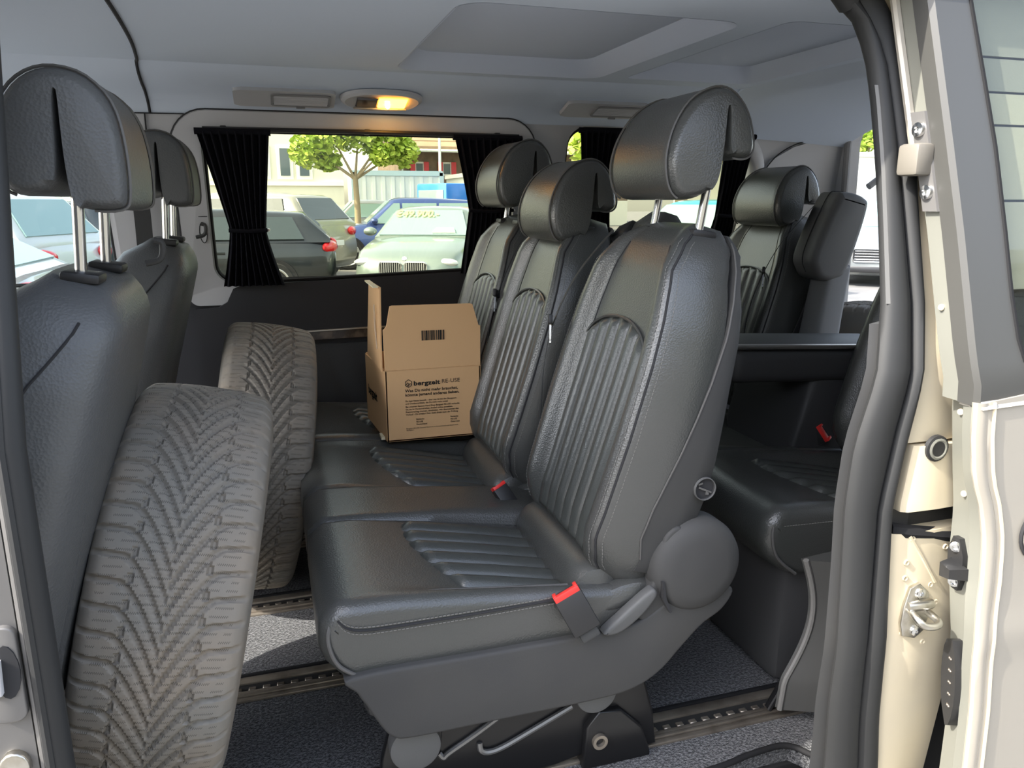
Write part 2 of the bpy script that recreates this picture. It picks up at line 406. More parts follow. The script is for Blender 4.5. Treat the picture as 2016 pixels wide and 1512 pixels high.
make('recess_panel', trayopen(RC1, .045, 1.425), 'headliner_dark', ceil, True, 25)
make('recess_panel', trayopen(RC2, .045, 1.425), 'headliner_dark', ceil, True, 25)
cove = [(2.19, 1.385), (2.20, 1.379), (2.22, 1.366), (2.28, 1.348), (2.35, 1.334), (2.395, 1.312), (2.415, 1.285)]
make('far_cove', loft([[(x, y, z) for y, z in cove] + [(x, y + .03, z + .03) for y, z in reversed(cove)] for x in (-1.4, -.5, .3, 1.0, 1.42)]), 'headliner', ceil, True, 30)
ncv = [(1.25, 1.385), (1.15, 1.380), (1.08, 1.366), (1.035, 1.345)]
make('near_cove', loft([[(x, y, z) for y, z in ncv] + [(x, y - .0, z + .03) for y, z in reversed(ncv)] for x in (-1.4, -.5, .3, 1.0, 1.42)]), 'headliner', ceil, True, 30)
def rearc(u, v):                                   # rear of the roof: rolls down to the tailgate header
    y = 1.035 + (2.415 - 1.035) * v
    e = max(0, (v - .80) / .20) ** 1.6 * .10 + max(0, (.12 - v) / .12) ** 1.6 * .05
    z = 1.385 - .022 * min(1, u * 9) - .050 * u ** 1.3 - e * (1 - .25 * u)
    return (1.42 + .585 * u, y, z)
make('rear_cove', slab(rearc, 26, 30, (0, 0, .03)), 'headliner', ceil, True, 30)
make('roof_skin', box(-1.4, 2.02, .95, 2.5, 1.44, 1.46), 'paint', ceil, False)
make('front_seam', tube(spline([(-.235, 1.25, 1.384), (-.235, 1.55, 1.384), (-.25, 1.9, 1.384), (-.272, 2.15, 1.384), (-.279, 2.195, 1.380), (-.281, 2.225, 1.363), (-.283, 2.28, 1.346), (-.285, 2.35, 1.332), (-.286, 2.395, 1.310), (-.286, 2.414, 1.286)], 80), .0040, 6), 'groove', ceil)
make('overhead_console', loft([[(x, 1.22, 1.384), (x, 1.25, z), (x, 1.45 + w, z), (x, 1.50 + w, 1.384)] for x, w, z in ((-.95, .25, 1.34), (-.70, .16, 1.335), (-.50, .06, 1.345), (-.37, -.02, 1.380))]), 'trim_mid', ceil)
# air vents and the lit reading lamp in the far cove
def cove_pt(x, t, off=0):
    P = [Vector((0, y, z)) for y, z in cove]; q = t * (len(P) - 1); i = min(int(q), len(P) - 2); p = P[i].lerp(P[i + 1], q - i)
    return Vector((x, p.y - off * .55, p.z - off * .83))
def vent(name, x0, x1, label, ribs):
    s = sthing(name, label, 'air vent', (x0, 2.33, 1.335))
    o = rrect(x0, x1, .50, .78, [.012, .012, .012, .012])
    def oo(x0, x1, t0, t1, r, n=5):
        return [(x0 + (x1 - x0) * ((a - 0) / 1), t0 + (t1 - t0) * b) for a, b in rrect(0, 1, 0, 1, r, n)]
    make('vent_base', plate(oo(x0, x1, .52, .80, .12), [], lambda a, b: tuple(cove_pt(a, b, .012)), (0, .008, .010)), 'trim_grey', s)
    xa, xb = x0 + (x1 - x0) * .36, x1 - .012
    make('vent_frame', plate(oo(xa, xb, .56, .76, .1), [oo(xa + .006, xb - .006, .585, .735, .08)], lambda a, b: tuple(cove_pt(a, b, .017)), (0, .004, .005)), 'trim_mid', s)
    make('vent_cavity', plate(oo(xa + .004, xb - .004, .58, .74, .05), [], lambda a, b: tuple(cove_pt(a, b, .0125)), (0, .001, .001)), 'groove', s)
    for k in range(ribs):
        t = .60 + .125 * k / max(1, ribs - 1)
        make('slat', tube([cove_pt(xa + .008, t, .015), cove_pt(xb - .008, t, .015)], .0026 if ribs > 4 else .0042, 6), 'trim_grey', s)
    make('thumb_tab', tube([cove_pt((xa + xb) / 2 - .012, .79, .014), cove_pt((xa + xb) / 2 + .012, .79, .014)], .003, 6), 'trim_mid', s)
vent('trim_3', -.065, .205, 'closed grey air vent in the roof edge left of the lit lamp', 4)
vent('trim_4', .895, 1.165, 'grey ceiling air vent with open slats above the quarter window', 6)
lamp = thing('reading_lamp', 'oval ceiling lamp glowing amber above the side window', 'lamp', (.335, 2.33, 1.34))
ol = [cove_pt(.335 + .118 * math.cos(a) * (abs(math.cos(a)) ** -.3 if abs(math.cos(a)) > 1e-3 else 1), .62 + .17 * math.sin(a), .004) for a in [2 * math.pi * k / 40 for k in range(40)]]
def scl(o, f, dn): 
    c = sum(o, Vector()) / len(o); return [c + (p - c) * f + Vector((0, -.55, -.83)) * dn for p in o]
make('housing', loft([ol, scl(ol, .97, .010), scl(ol, .88, .016), scl(ol, .80, .013)]), 'trim_grey', lamp)
def lens(x0, x1, off, m, name):
    return make(name, loft([[cove_pt(x0, .54, off), cove_pt(x1, .54, off), cove_pt(x1, .70, off), cove_pt(x0, .70, off)], [cove_pt(x0 + .003, .55, off + .005), cove_pt(x1 - .003, .55, off + .005), cove_pt(x1 - .003, .69, off + .005), cove_pt(x0 + .003, .69, off + .005)]]), m, lamp, False)
lens(.262, .322, .020, 'lamp_dark', 'dark_lens')
lens(.324, .404, .020, 'amber', 'lit_lens')
make('bulb', xf(lathe([(0, -.012), (.006, -.008), (.007, .002), (.0, .01)], 12, 'z'), cove_pt(.350, .62, .026)), 'amber_bulb', lamp)
make('lens_rim', tube([cove_pt(.258, .715, .024), cove_pt(.408, .715, .024)], .003, 6), 'trim_mid', lamp)
# ---- tailgate frame, raised tailgate and gas strut
def hx_(z): return 2.13 - max(0, z - .6) * .19
def hy_(y, z): return y - (max(0, z - .8) * .25 if y > 1.7 else -max(0, z - .8) * .25)
RH = rrect(1.0, 2.50, .03, 1.325, .085, 8); RH = [(hy_(a, b), b) for a, b in RH]
RO = [(hy_(a, b), b) for a, b in rrect(.88, 2.62, -.03, 1.42, .02, 3)]
NR = len(RH)
RO = [(RH[k][0] + (.12 if RH[k][0] > 1.75 else -.12) * (0 if .12 < RH[k][1] < 0 else 1), RH[k][1] + (.06 if RH[k][1] > .7 else -.06)) for k in range(NR)]
wr = struct('wall_rear', loft([[(hx_(b), a, b) for a, b in RH], [(hx_(b), a, b) for a, b in RO], [(hx_(b) + .05, a, b) for a, b in RO], [(hx_(b) + .05, a, b) for a, b in RH]], False, True), 'trim_grey', 'grey trimmed frame of the open tailgate', 'wall', False)
make('tailgate_seal', tube([(hx_(p[1]) - .004, p[0], p[1]) for p in RH], .012, 8, True), 'trim_mid', wr)
tg = sthing('door_2', 'raised tailgate standing open above the rear opening', 'tailgate', (2.2, 1.73, 1.42))
make('gate_panel', xf(box(0, 1.0, 1.0, 2.46, -.03, .03, .02), (2.05, 0, 1.46), (0, R(-16), 0)), 'paint', tg)
st = thing('gas_strut', 'thin grey gas strut crossing the bright tailgate opening', 'gas strut', (2.19, 2.40, 1.05))
make('cylinder', tube([(2.10, 2.375, 1.10), (2.36, 2.36, 1.28)], .012, 10), 'trim_mid', st)
make('rod', tube([(2.35, 2.361, 1.273), (2.61, 2.345, 1.455)], .006, 8), 'chrome', st)
# ---- near side: front body, pillars, seals
zs = [-.2, 0, .1, .2, .35, .5, .65, .8, .9, 1.0, 1.1, 1.2, 1.3, 1.36]
def vstrip(fx0, fx1, y0, y1):                      # upright strip following the body side
    return loft([[(fx0(z), ny(z) + y0, z), (fx1(z), ny(z) + y0, z), (fx1(z), ny(z) + y1, z), (fx0(z), ny(z) + y1, z)] for z in zs])
def interp(tab):
    def f(z):
        if z <= tab[0][0]: return tab[0][1]
        for (a, b), (c, d) in zip(tab, tab[1:]):
            if z <= c: return b + (d - b) * (z - a) / (c - a)
        return tab[-1][1]
    return f
c_ = lambda v: (lambda z: v)
wn_ = struct('wall_near', vstrip(c_(-1.4), c_(-.46), -.0, .05), 'paint', 'painted body side of the front door by the left pillar', 'wall')
pl = sthing('trim_5', 'left door pillar with black rubber seal and bare painted edge', 'door pillar', (-.3, .88, 0))
make('painted_flange', vstrip(c_(-.46), c_(-.290), -.004, .03), 'flange_shade', pl)
make('bright_bead', tube([(-.2835, ny(z) - .004, z) for z in zs], .005, 8), 'flange_shade', pl)
make('rubber_seal', tube([(-.2715, ny(z), z) for z in zs], .0155, 12), 'seal', pl)
make('seal_rib', tube([(-.2755, ny(z) - .012, z) for z in zs], .006, 8), 'seal', pl)
make('inner_trim', vstrip(c_(-.42), c_(-.285), .030, .09), 'trim_mid', pl)
lt = make('latch_plate', prism(rrect(-.325, -.290, .49, .605, .012), .868, .880, 'y', .002), 'flange_shade', pl)
make('latch_hole', prism(circle(-.303, .553, .013, 16, .032), .866, .8685, 'y'), 'groove', lt)
make('latch_lever', prism([(-.318, .565), (-.306, .57), (-.308, .53), (-.320, .525)], .858, .868, 'y', .002), 'trim_grey', lt)
make('lower_catch', prism(circle(-.312, .432, .016, 16, .02), .866, .878, 'y', .003), 'steel', pl)
# right pillar
sx_in = interp([(0, .855), (.112, .850), (.25, .832), (.386, .824), (.60, .812), (.696, .818), (.80, .845), (.902, .865), (1.0, .872), (1.098, .878), (1.20, .880), (1.266, .876), (1.316, .858), (1.345, .82)])
sx_mid = interp([(0, .925), (.098, .912), (.2, .893), (.329, .877), (.594, .864), (.714, .880), (.80, .896), (.90, .907), (1.047, .907), (1.15, .906), (1.245, .901), (1.30, .885), (1.338, .855)])
sx_out = interp([(0, .952), (.091, .942), (.2, .920), (.324, .903), (.593, .880), (.68, .89), (.752, .902), (.90, .921), (1.047, .925), (1.15, .930), (1.232, .930), (1.30, .917), (1.341, .892)])
zd = [-.2 + .0315 * k for k in range(50)]
pr = sthing('trim_6', 'right door pillar with double rubber seal and pale painted jamb', 'door pillar', (.9, .88, 0))
make('inner_seal', loft([[((sx_in(z) + sx_mid(z)) / 2 + (sx_mid(z) - sx_in(z)) * .56 * math.cos(a), ny(z) + .014 + .017 * math.sin(a), z) for a in [2 * math.pi * k / 14 for k in range(14)]] for z in zd]), 'seal', pr)
make('outer_seal', loft([[((sx_out(z) + sx_mid(z)) / 2 + .004 + (sx_out(z) - sx_mid(z)) * .75 * math.cos(a), ny(z) + .008 + .014 * math.sin(a), z) for a in [2 * math.pi * k / 12 for k in range(12)]] for z in zd]), 'seal', pr)
make('header_seal', tube(spline([(.850, ny(1.335) + .014, 1.336), (.815, 1.035, 1.360), (.76, 1.04, 1.375), (.6, 1.025, 1.385), (.0, 1.025, 1.385), (-.26, 1.02, 1.36)], 40), .018, 10), 'seal', pr)
make('seal_cover', loft([[(sx_in(z) - .004, ny(z) + .006, z), (sx_in(z) + .010, ny(z) + .002, z), (sx_in(z) + .030, ny(z) + .02, z), (sx_in(z) + .020, ny(z) + .026, z)] for z in zd if .88 < z < 1.22]), 'cover_grey', pr)
make('inner_trim', loft([[(sx_in(z) - .010 - max(0, .5 - z) * .03, ny(z) + .030, z), (sx_in(z) + .03, ny(z) + .018, z), (1.3, ny(z) + .05, z), (1.3, ny(z) + .09, z), (sx_in(z) + .11, ny(z) + .09, z)] for z in zd if z < .90]), 'shell', pr)
make('upper_trim', loft([[(sx_in(z) + .038, ny(z) + .034, z), (sx_in(z) + .05, ny(z) + .025, z), (1.3, ny(z) + .05, z), (1.3, ny(z) + .10, z), (sx_in(z) + .14, ny(z) + .10, z)] for z in zd if z > .85]), 'trim_grey', pr)
make('quarter_wall', loft([[(1.25, ny(z) + .03, z), (2.12, ny(z) + .03, z), (2.12, ny(z) + .08, z), (1.25, ny(z) + .08, z)] for z in zd if z < 1.36]), 'panel_dark', pr)
make('roof_rail', box(-1.4, 2.12, .93, 1.06, 1.372, 1.44, .01), 'paint', pr)
# painted jamb in three pieces with a dark slot between
def jamb(z0, z1, xo, yd0=.006, yd1=.010, extra=0):
    zz = [z0 + (z1 - z0) * k / 14 for k in range(15)]
    return loft([[(sx_out(z) + .004 + extra, ny(z) + yd0 + .006, z), (sx_out(z) + .014 + extra, ny(z) + yd0, z), ((sx_out(z) + xo) / 2, ny(z) + yd0 - .002, z), (xo, ny(z) + yd1, z), (xo, ny(z) + .06, z), (sx_out(z) + .004 + extra, ny(z) + .06, z)] for z in zz])
ju = make('jamb_upper', jamb(.692, 1.36, 1.03), 'paint_jamb', pr)
jm = make('jamb_middle', jamb(.582, .688, 1.05, -.004, -.002, .018), 'paint_jamb', pr)
make('jamb_slot', box(.885, 1.06, .905, .93, .50, .70), 'rail_dark', pr, False)
jl = make('jamb_lower', jamb(-.2, .545, 1.06, .000, .004, .006), 'paint_jamb', pr)
make('slot_roll', tube([(.90, .895, .548), (.92, .888, .545), (1.05, .888, .520)], .012, 8), 'seal_dark', pr)
ps = make('jamb_plug', xf(lathe([(0, -.004), (.012, -.004), (.0125, -.001), (.017, -.003), (.0205, -.002), (.021, .004)], 22), (.950, .874, .683)), 'black_plastic', jm)
make('plug_ring', xf(lathe([(.012, -.0042), (.014, -.0052), (.017, -.0042), (.0165, -.003), (.0125, -.003)], 22), (.950, .874, .683)), 'paint_flange', ps)
for (x, z) in ((.979, .449), (.925, .495), (.926, .468), (.931, .535), (1.0, .512), (.995, .415), (1.008, .38), (.935, .37), (.98, .346)):
    make('rivet', xf(lathe([(.0022, -.0006), (.0030, -.0028), (.0042, -.0030), (.0052, -.0012), (.0055, .002)], 14), (x, ny(z) + .000, z)), 'paint_jamb', jl)
make('press_line', tube([(.925, ny(.54) - .001, .540), (.955, ny(.5) - .001, .50), (.988, ny(.45) - .001, .452)], .003, 6), 'paint_jamb', jl)
# striker on the jamb
sk = thing('door_striker', 'steel door striker loop with two screws on the pale jamb', 'striker', (.952, .875, .41))
make('striker_plate', prism([(.930, .368), (.955, .360), (.972, .372), (.980, .405), (.972, .440), (.952, .458), (.934, .452), (.926, .42), (.924, .39)], .872, .879, 'y', .002), 'steel', sk)
make('loop', tube(spline([(.936, .874, .415), (.932, .850, .410), (.940, .842, .402), (.962, .842, .398), (.974, .850, .400), (.974, .874, .405)], 24), .006, 10), 'steel', sk)
make('boss', tube([(.930, .871, .422), (.953, .866, .424), (.976, .871, .420)], .009, 10), 'steel', sk)
for x, z in ((.952, .442), (.951, .376)):
    make('screw', xf(lathe([(0, -.001), (.003, -.001), (.0035, -.0045), (.008, -.0035), (.009, .001)], 16), (x, .871, z)), 'chrome', sk)
# black side cheek of the rear wheel-arch trim seen inside the pillar
# ================================================================== seats
# ---- headrest: inverted-U profile (front pad, slit, rear pad), x rearward, z up from the post sleeve
HP = [(-.070, -.022), (-.092, .005), (-.103, .060), (-.092, .125), (-.060, .180), (-.010, .208), (.030, .198), (.060, .155), (.075, .100), (.074, .072), (.058, .060), (.030, .064), (.018, .085), (.0145, .145), (.0115, .168), (.0085, .145), (.0065, .085), (.002, .020), (-.012, -.010), (-.038, -.024)]
HPF = [(-.070, .015), (-.092, .035), (-.100, .075), (-.090, .135), (-.060, .185), (-.015, .208), (.040, .198), (.078, .155), (.092, .090), (.092, .015), (.078, -.008), (.030, -.008), (.010, .006), (.004, .060), (.002, .150), (.000, .172), (-.003, .150), (-.006, .070), (-.014, .030), (-.035, .016)]
def headrest_shape(prof, hw, r=.036, n=72, taper=.16, sc=(1, 1)):
    prof = [(a * sc[0], b * sc[1]) for a, b in prof]
    P = spline([(a, b, 0) for a, b in prof], n, True)
    nr = []
    for i in range(n):
        t = P[(i + 1) % n] - P[i - 1]; nr.append(Vector((t.y, -t.x, 0)).normalized())
    ar = sum(P[i].x * P[(i + 1) % n].y - P[(i + 1) % n].x * P[i].y for i in range(n))
    sg = 1 if ar > 0 else -1
    wt = [.12 if 11.2 < i / n * len(prof) < 17.8 else 1 for i in range(n)]
    rings = []; st = []
    for k in range(8):
        th = math.pi / 2 * k / 7; st.append((-(hw - r + r * math.cos(th)) if False else -(hw - r) - r * math.cos(th), r * (1 - math.sin(th))))
    st = st + [(-y, i) for y, i in reversed(st)]
    for y, ins in st:
        ring = []
        for i in range(n):
            q = P[i] - nr[i] * (sg * ins * .42 * wt[i])
            ring.append((q.x, y * (1 - taper * max(0, q.y / (.2 * sc[1])) ** 2), q.y))
        rings.append(ring)
    return loft(rings), P, st
def build_headrest(parent, loc, prof=HP, hw=.13, post=.10, pdy=.085, leather='leather', lean=.10, seam=True, sc=(.92, .80)):
    """loc: top of backrest between the posts; post = visible post length"""
    lx, ly, lz = loc
    s, P, st = headrest_shape(prof, hw, sc=sc)
    tr = lambda x, y, z: (lx + x + lean * (z + post), ly + y, lz + post + z)
    h = make('headrest', mapv(s, tr), leather, parent)
    for sg in (-1, 1):
        for k in (0,):
            pth = [tr(p.x * 1.0 + 0, sg * (hw - .016) * (1 - .16 * max(0, p.y / (.2 * sc[1])) ** 2), p.y) for p in P[:40]]
            if seam: make('seam', tube([Vector(q) + Vector((-.0005 if i < 24 else .0005, sg * .0002, .0)) for i, q in enumerate(pth)], .0022, 5), 'piping', h)
    for sg in (-1, 1):
        make('post', tube([(lx - .004, ly + sg * pdy, lz - .03), tr(.012, sg * pdy, .10)], .0075, 12), 'chrome', parent)
    for sg in (-1, 1):
        make('sleeve', xf(box(-.024, .024, -.026, .026, 0, .014, .005), (lx, ly + sg * pdy, lz - .004), (0, R(8), 0)), 'black_plastic', parent)
    return h
# ---- backrest
RA = R(17); UP = Vector((math.sin(RA), 0, math.cos(RA))); FN = Vector((-math.cos(RA), 0, math.sin(RA)))
HB = .655
hwf = interp([(0, .165), (.08, .190), (.2, .200), (.4, .205), (.6, .201), (.72, .190), (.82, .170), (.90, .146), (.95, .124), (.98, .100), (1.0, .070)])
dep = interp([(0, .10), (.1, .125), (.4, .125), (.8, .115), (.95, .095), (1.0, .05)])
nfr = interp([(0, -.035), (.06, -.006), (.14, 0), (.85, -.002), (.93, -.012), (.975, -.030), (1.0, -.055)])
def bol(t):                                        # side bolsters stand proud of the middle
    a = abs(t)
    if a < .56: return 0
    if a < .80: return .024 * (1 - math.cos((a - .56) / .24 * math.pi)) / 2
    return .024
def bp(cy, dx, s, t, n): return Vector((.49 + dx, cy + t, .40)) + UP * (s * HB) + FN * n
def front_n(s, t):
    k = min(1, max(0, (1.0 - s) / .15)) * min(1, s / .12)
    return nfr(s) + bol(t) * k
def ring_back(cy, dx, s, nseg=44):
    w = hwf(s); d = dep(s); out = []
    for i in range(nseg):                          # front, far->near
        t = -1 + 2 * i / (nseg - 1); a = abs(t)
        e = .045 * (max(0, a - .84) / .16) ** 2.2
        out.append(bp(cy, dx, s, t * w, front_n(s, t) - e))
    bk = nfr(s) - d; fe = out[-1]; f_n = front_n(s, 1) - .045
    for k in range(1, 6):
        q = k / 6; out.append(bp(cy, dx, s, w * (1 + .035 * math.sin(math.pi * q)) - w * .04 * q * q, f_n + (bk - f_n) * q))
    for i in range(1, 13):                         # back, near->far
        t = 1 - 2 * i / 13
        out.append(bp(cy, dx, s, t * w * .93, bk - .004 * (1 - t * t)))
    for k in range(5, 0, -1):
        q = k / 6; out.append(bp(cy, dx, s, -w * (1 + .035 * math.sin(math.pi * q)) + w * .04 * q * q, f_n + (bk - f_n) * q))
    return out
def seat_back(parent, cy, dx, shell_mat='shell', pleats=6, detail=True, shell=True):
    ss = [0, .02, .05, .09, .14] + [.14 + .72 * k / 20 for k in range(1, 21)] + [.88, .90, .92, .94, .955, .97, .98, .99, 1.0]
    b = make('backrest', loft([ring_back(cy, dx, s) for s in ss]), 'leather', parent)
    # fluted insert with arched top
    wi = .124
    def top(u): return .60 + .095 * math.sqrt(max(0, 1 - (u * .98) ** 2))
    def pl(u, v):
        q = -1 + 2 * u; s = .055 + (top(q) - .055) * v
        g = abs(math.sin((u * pleats) * math.pi)) ** .55
        ed = min(1, (1 - abs(q)) / .05) ; et = min(1, (1 - v) / .03, v / .03)
        n = front_n(s, q * wi / hwf(s)) + (-.004 + .0125 * g * min(1, .35 + et)) * (ed * .6 + .4) * (1 if et >= 1 else .3 + .7 * et)
        return bp(cy, dx, s, q * wi * (1 - .12 * max(0, .4 - s)), n)
    p = make('fluted_panel', slab(pl, pleats * 10 + 1, 60, tuple(FN * -.012)), 'leather_pleat', b, True, 60)
    if detail:
        arch = [bp(cy, dx, top(q) + .004, q * (wi + .002), front_n(top(q), 0) + .003) for q in [-1 + 2 * k / 30 for k in range(31)]]
        make('arch_piping', tube(arch, .0030, 6), 'leather', b)
        st = []
        for k in range(1, pleats):
            u = k / pleats
            for d in (-.006, .006): st.append(stitches([Vector(pl(u + d, v)) + FN * .0012 for v in [j / 30 for j in range(1, 30)]], .0006))
        tag(make('stitching', join(*st), 'thread', p, False), kind='stuff')
        # seam between front cover and side panel
        for sg in (-1, 1):
            for tt, nn in ((.58, .0),):
                make('cover_seam', tube([bp(cy, dx, s, sg * hwf(s) * tt, front_n(s, tt) + .0) for s in [.10 + .82 * k / 40 for k in range(41)]], .0016, 5), 'groove', b)
            ln = []
            for off in (-.035, .035):
                ln.append(stitches([bp(cy, dx, s, sg * hwf(s) * (.925 + off), front_n(s, .925 + off) - .045 * (max(0, .085 + off) / .16) ** 2.2 + .0012) for s in [.04 + .90 * k / 60 for k in range(61)]], .0007))
            tag(make('side_stitching', join(*ln), 'thread', b, False), kind='stuff')
            make('side_piping', tube([bp(cy, dx, s, sg * hwf(s) * .925, front_n(s, .925) - .045 * (.085 / .16) ** 2.2 - .0005) for s in [.03 + .93 * k / 60 for k in range(61)]], .0022, 6), 'groove', b)
    if shell:
        nf = interp([(.10, -.075), (.16, -.060), (.24, -.062), (.5, -.088), (.75, -.105), (.9, -.108), (1.0, -.105)])
        rings = []
        for s in [.06 + .93 * k / 40 for k in range(41)]:
            w = hwf(s) * 1.01 + .004; f = nf(s); bk = nfr(s) - dep(s) - .016 - .012 * math.sin(math.pi * min(1, s)) - (.02 if s < .3 else .02 * max(0, 1 - (s - .3) / .3))
            prof = [(-w, f), (-w + .003, f), (w - .003, f), (w, f), (w * .995, (f + bk) / 2), (w * .96, bk + .012), (w * .90, bk + .002), (w * .5, bk - .004), (-w * .5, bk - .004), (-w * .90, bk + .002), (-w * .96, bk + .012), (-w * .995, (f + bk) / 2)]
            rings.append([bp(cy, dx, s, t, n) for t, n in prof])
        sh = make('back_shell', loft(rings), shell_mat, parent, True, 50)
        for sg in (-1, 1):
            make('shell_piping', tube([bp(cy, dx, s, sg * (hwf(s) * 1.01 + .0040), nf(s)) for s in [.10 + .87 * k / 60 for k in range(61)]], .0016, 6), 'piping', sh)
    return b
# ---- cushion: height over x (front to back), edges higher than the dished middle
zc = interp([(.0, .415), (.06, .432), (.12, .432), (.2, .418), (.35, .388), (.52, .350), (.62, .335)])
ze = interp([(.0, .415), (.06, .434), (.15, .432), (.3, .418), (.45, .402), (.62, .385)])
def top_z(x, y, seats):
    """seats: list of (ycentre, halfwidth) dishes"""
    k = 0
    for c, h in seats:
        a = abs(y - c) / h
        k = max(k, 1 if a < .72 else (.5 + .5 * math.cos(math.pi * (a - .72) / .28) if a < 1 else 0))
    return ze(x) * (1 - k) + zc(x) * k
def cushion(parent, y0, y1, seats, grooves, dx=0, name='seat_cushion', mat_='leather', x1=.60, zlow=.282):
    ys = []; n = max(40, int((y1 - y0) / .008)); r = .032
    for k in range(7):
        th = math.pi / 2 * k / 6; ys.append((y0 + r - r * math.cos(th), r * (1 - math.sin(th))))
    for k in range(1, n): ys.append((y0 + r + (y1 - y0 - 2 * r) * k / n, 0))
    for k in range(6, -1, -1):
        th = math.pi / 2 * k / 6; ys.append((y1 - r + r * math.cos(th), r * (1 - math.sin(th))))
    rings = []
    for y, ins in ys:
        g = sum(.011 * math.exp(-((y - a) / .0055) ** 2) for a in grooves)
        pf = [(.135, zlow - .005), (.092, zlow + .004), (.062, zlow + .024), (.040, zlow + .052), (.030, zlow + .080)]
        out = []
        for a, b in pf: out.append((a + dx + ins + g * .6, y, b + ins * .3))
        out.append((.034 + dx + ins * .9 + g, y, .408 - ins * .5)); out.append((.046 + dx + ins * .5 + g * .7, y, top_z(.05, y, seats) - .010 - ins - g))
        for k in range(22):
            x = .064 + (x1 - .064) * k / 21
            out.append((x + dx, y, top_z(x, y, seats) - ins * .8 - g))
        out.append((x1 + dx, y, zlow))
        rings.append(out)
    return make(name, loft(rings), mat_, parent, True, 50)
def seat_panel(cush, cy, hw, dx=0, pl=6, x1=.56, seats=None, stitch=True):
    def fn(u, v):
        q = -1 + 2 * u                             # -1 near, 1 far
        xf0 = .205 + .075 * ((1 - q) / 2) ** 2.0 + .015 * max(0, q) ** 3
        x = xf0 + (x1 - xf0) * v; y = cy + q * hw
        g = abs(math.sin(u * pl * math.pi)) ** .55; et = min(1, v / .04)
        ed = min(1, (1 - abs(q)) / .05)
        return (x + dx, y, top_z(x, y, seats) - .003 + (.0155 * g) * (.25 + .75 * et) * (.4 + .6 * ed) )
    p = make('fluted_panel', slab(fn, pl * 10 + 1, 44, (0, 0, -.014)), 'leather_pleat', cush, True, 60)
    if stitch:
        st = []
        for k in range(1, pl):
            st.append(stitches([Vector(fn(k / pl + .004, v)) + Vector((0, 0, .0012)) for v in [j / 24 for j in range(1, 24)]], .0006))
        tag(make('stitching', join(*st), 'thread', p, False), kind='stuff')
    ed = [Vector(fn(u, 0)) + Vector((-.002, 0, -.002)) for u in [k / 30 for k in range(31)]]
    make('panel_seam', tube(ed, .0018, 5), 'groove', cush)
    return p
# ================================================================== second-row bench
bench = thing('bench_seat', 'black leather three-seat bench with fluted panels in the middle of the van', 'bench seat', (.4, 1.75, 0))
CY = (1.31, 1.80, 2.235)
for i, cy in enumerate(CY): seat_back(bench, cy, 0 if i != 1 else -.005)
build_headrest(bench, (.725, 1.31, .990), post=.082, hw=.128)
build_headrest(bench, (.705, 1.80, .985), post=-.008)
build_headrest(bench, (.700, 2.235, .985), post=.066)
S12 = [(1.315, .185), (1.82, .19)]; S3 = [(2.245, .19)]
c12 = cushion(bench, 1.112, 2.028, S12, [1.470, 1.655])
c3 = cushion(bench, 2.04, 2.445, S3, [])
seat_panel(c12, 1.315, .140, seats=S12); seat_panel(c12, 1.825, .140, seats=S12); seat_panel(c3, 2.245, .14, seats=S3)
# near edge of the cushion: piping loop and double row of stitches
edge = spline([(.098, 1.110, .305), (.060, 1.111, .335), (.046, 1.114, .375), (.052, 1.122, .405), (.075, 1.140, .424), (.12, 1.150, .427), (.22, 1.152, .418), (.36, 1.152, .402), (.46, 1.150, .392)], 60)
make('edge_piping', tube(edge, .0035, 8), 'piping', c12)
sd = spline([(.062, 1.1135, .412), (.075, 1.1115, .398), (.10, 1.1105, .390), (.16, 1.1105, .388), (.30, 1.1105, .388), (.42, 1.1105, .390)], 60)
make('side_seam', tube(sd, .0022, 6), 'groove', c12)
tag(make('side_stitching', join(stitches([p + Vector((0, -.0006, .006)) for p in sd], .0008), stitches([p + Vector((0, -.0006, -.006)) for p in sd], .0008)), 'thread', c12, False), kind='stuff')
for y in (1.470, 1.655): make('cross_seam', tube([(x, y, top_z(x, y, S12) - .0095) for x in [.06 + .44 * k / 20 for k in range(21)]], .0025, 5), 'groove', c12)
# padded roll where cushion meets backrest
for cy, h in ((1.31, .180), (1.80, .178), (2.235, .178)):
    pts = [(cy - h) + 2 * h * k / 24 for k in range(25)]
    rings = []
    for y in pts:
        e = math.sqrt(max(.04, 1 - ((y - cy) / h) ** 12))
        rings.append([(.512 + .050 * e * math.cos(a), y, .372 + .056 * e * math.sin(a) - .0) for a in [2 * math.pi * k / 18 for k in range(18)]])
    make('lumbar_roll', loft(rings), 'leather', bench)
for y in (1.135, 1.49, 1.62, 1.985):
    make('corner_pad', xf(lathe([(0, -.05), (.02, -.047), (.042, -.03), (.05, 0), (.042, .03), (.02, .047), (0, .05)], 18), (.545, y, .375 if y > 1.2 else .366), (0, R(-14), 0), (1.5, .5, .55)), 'leather', bench)
make('bench_pan', box(.10, .60, 1.14, 2.42, .20, .302, .02), 'shell_dark', bench)
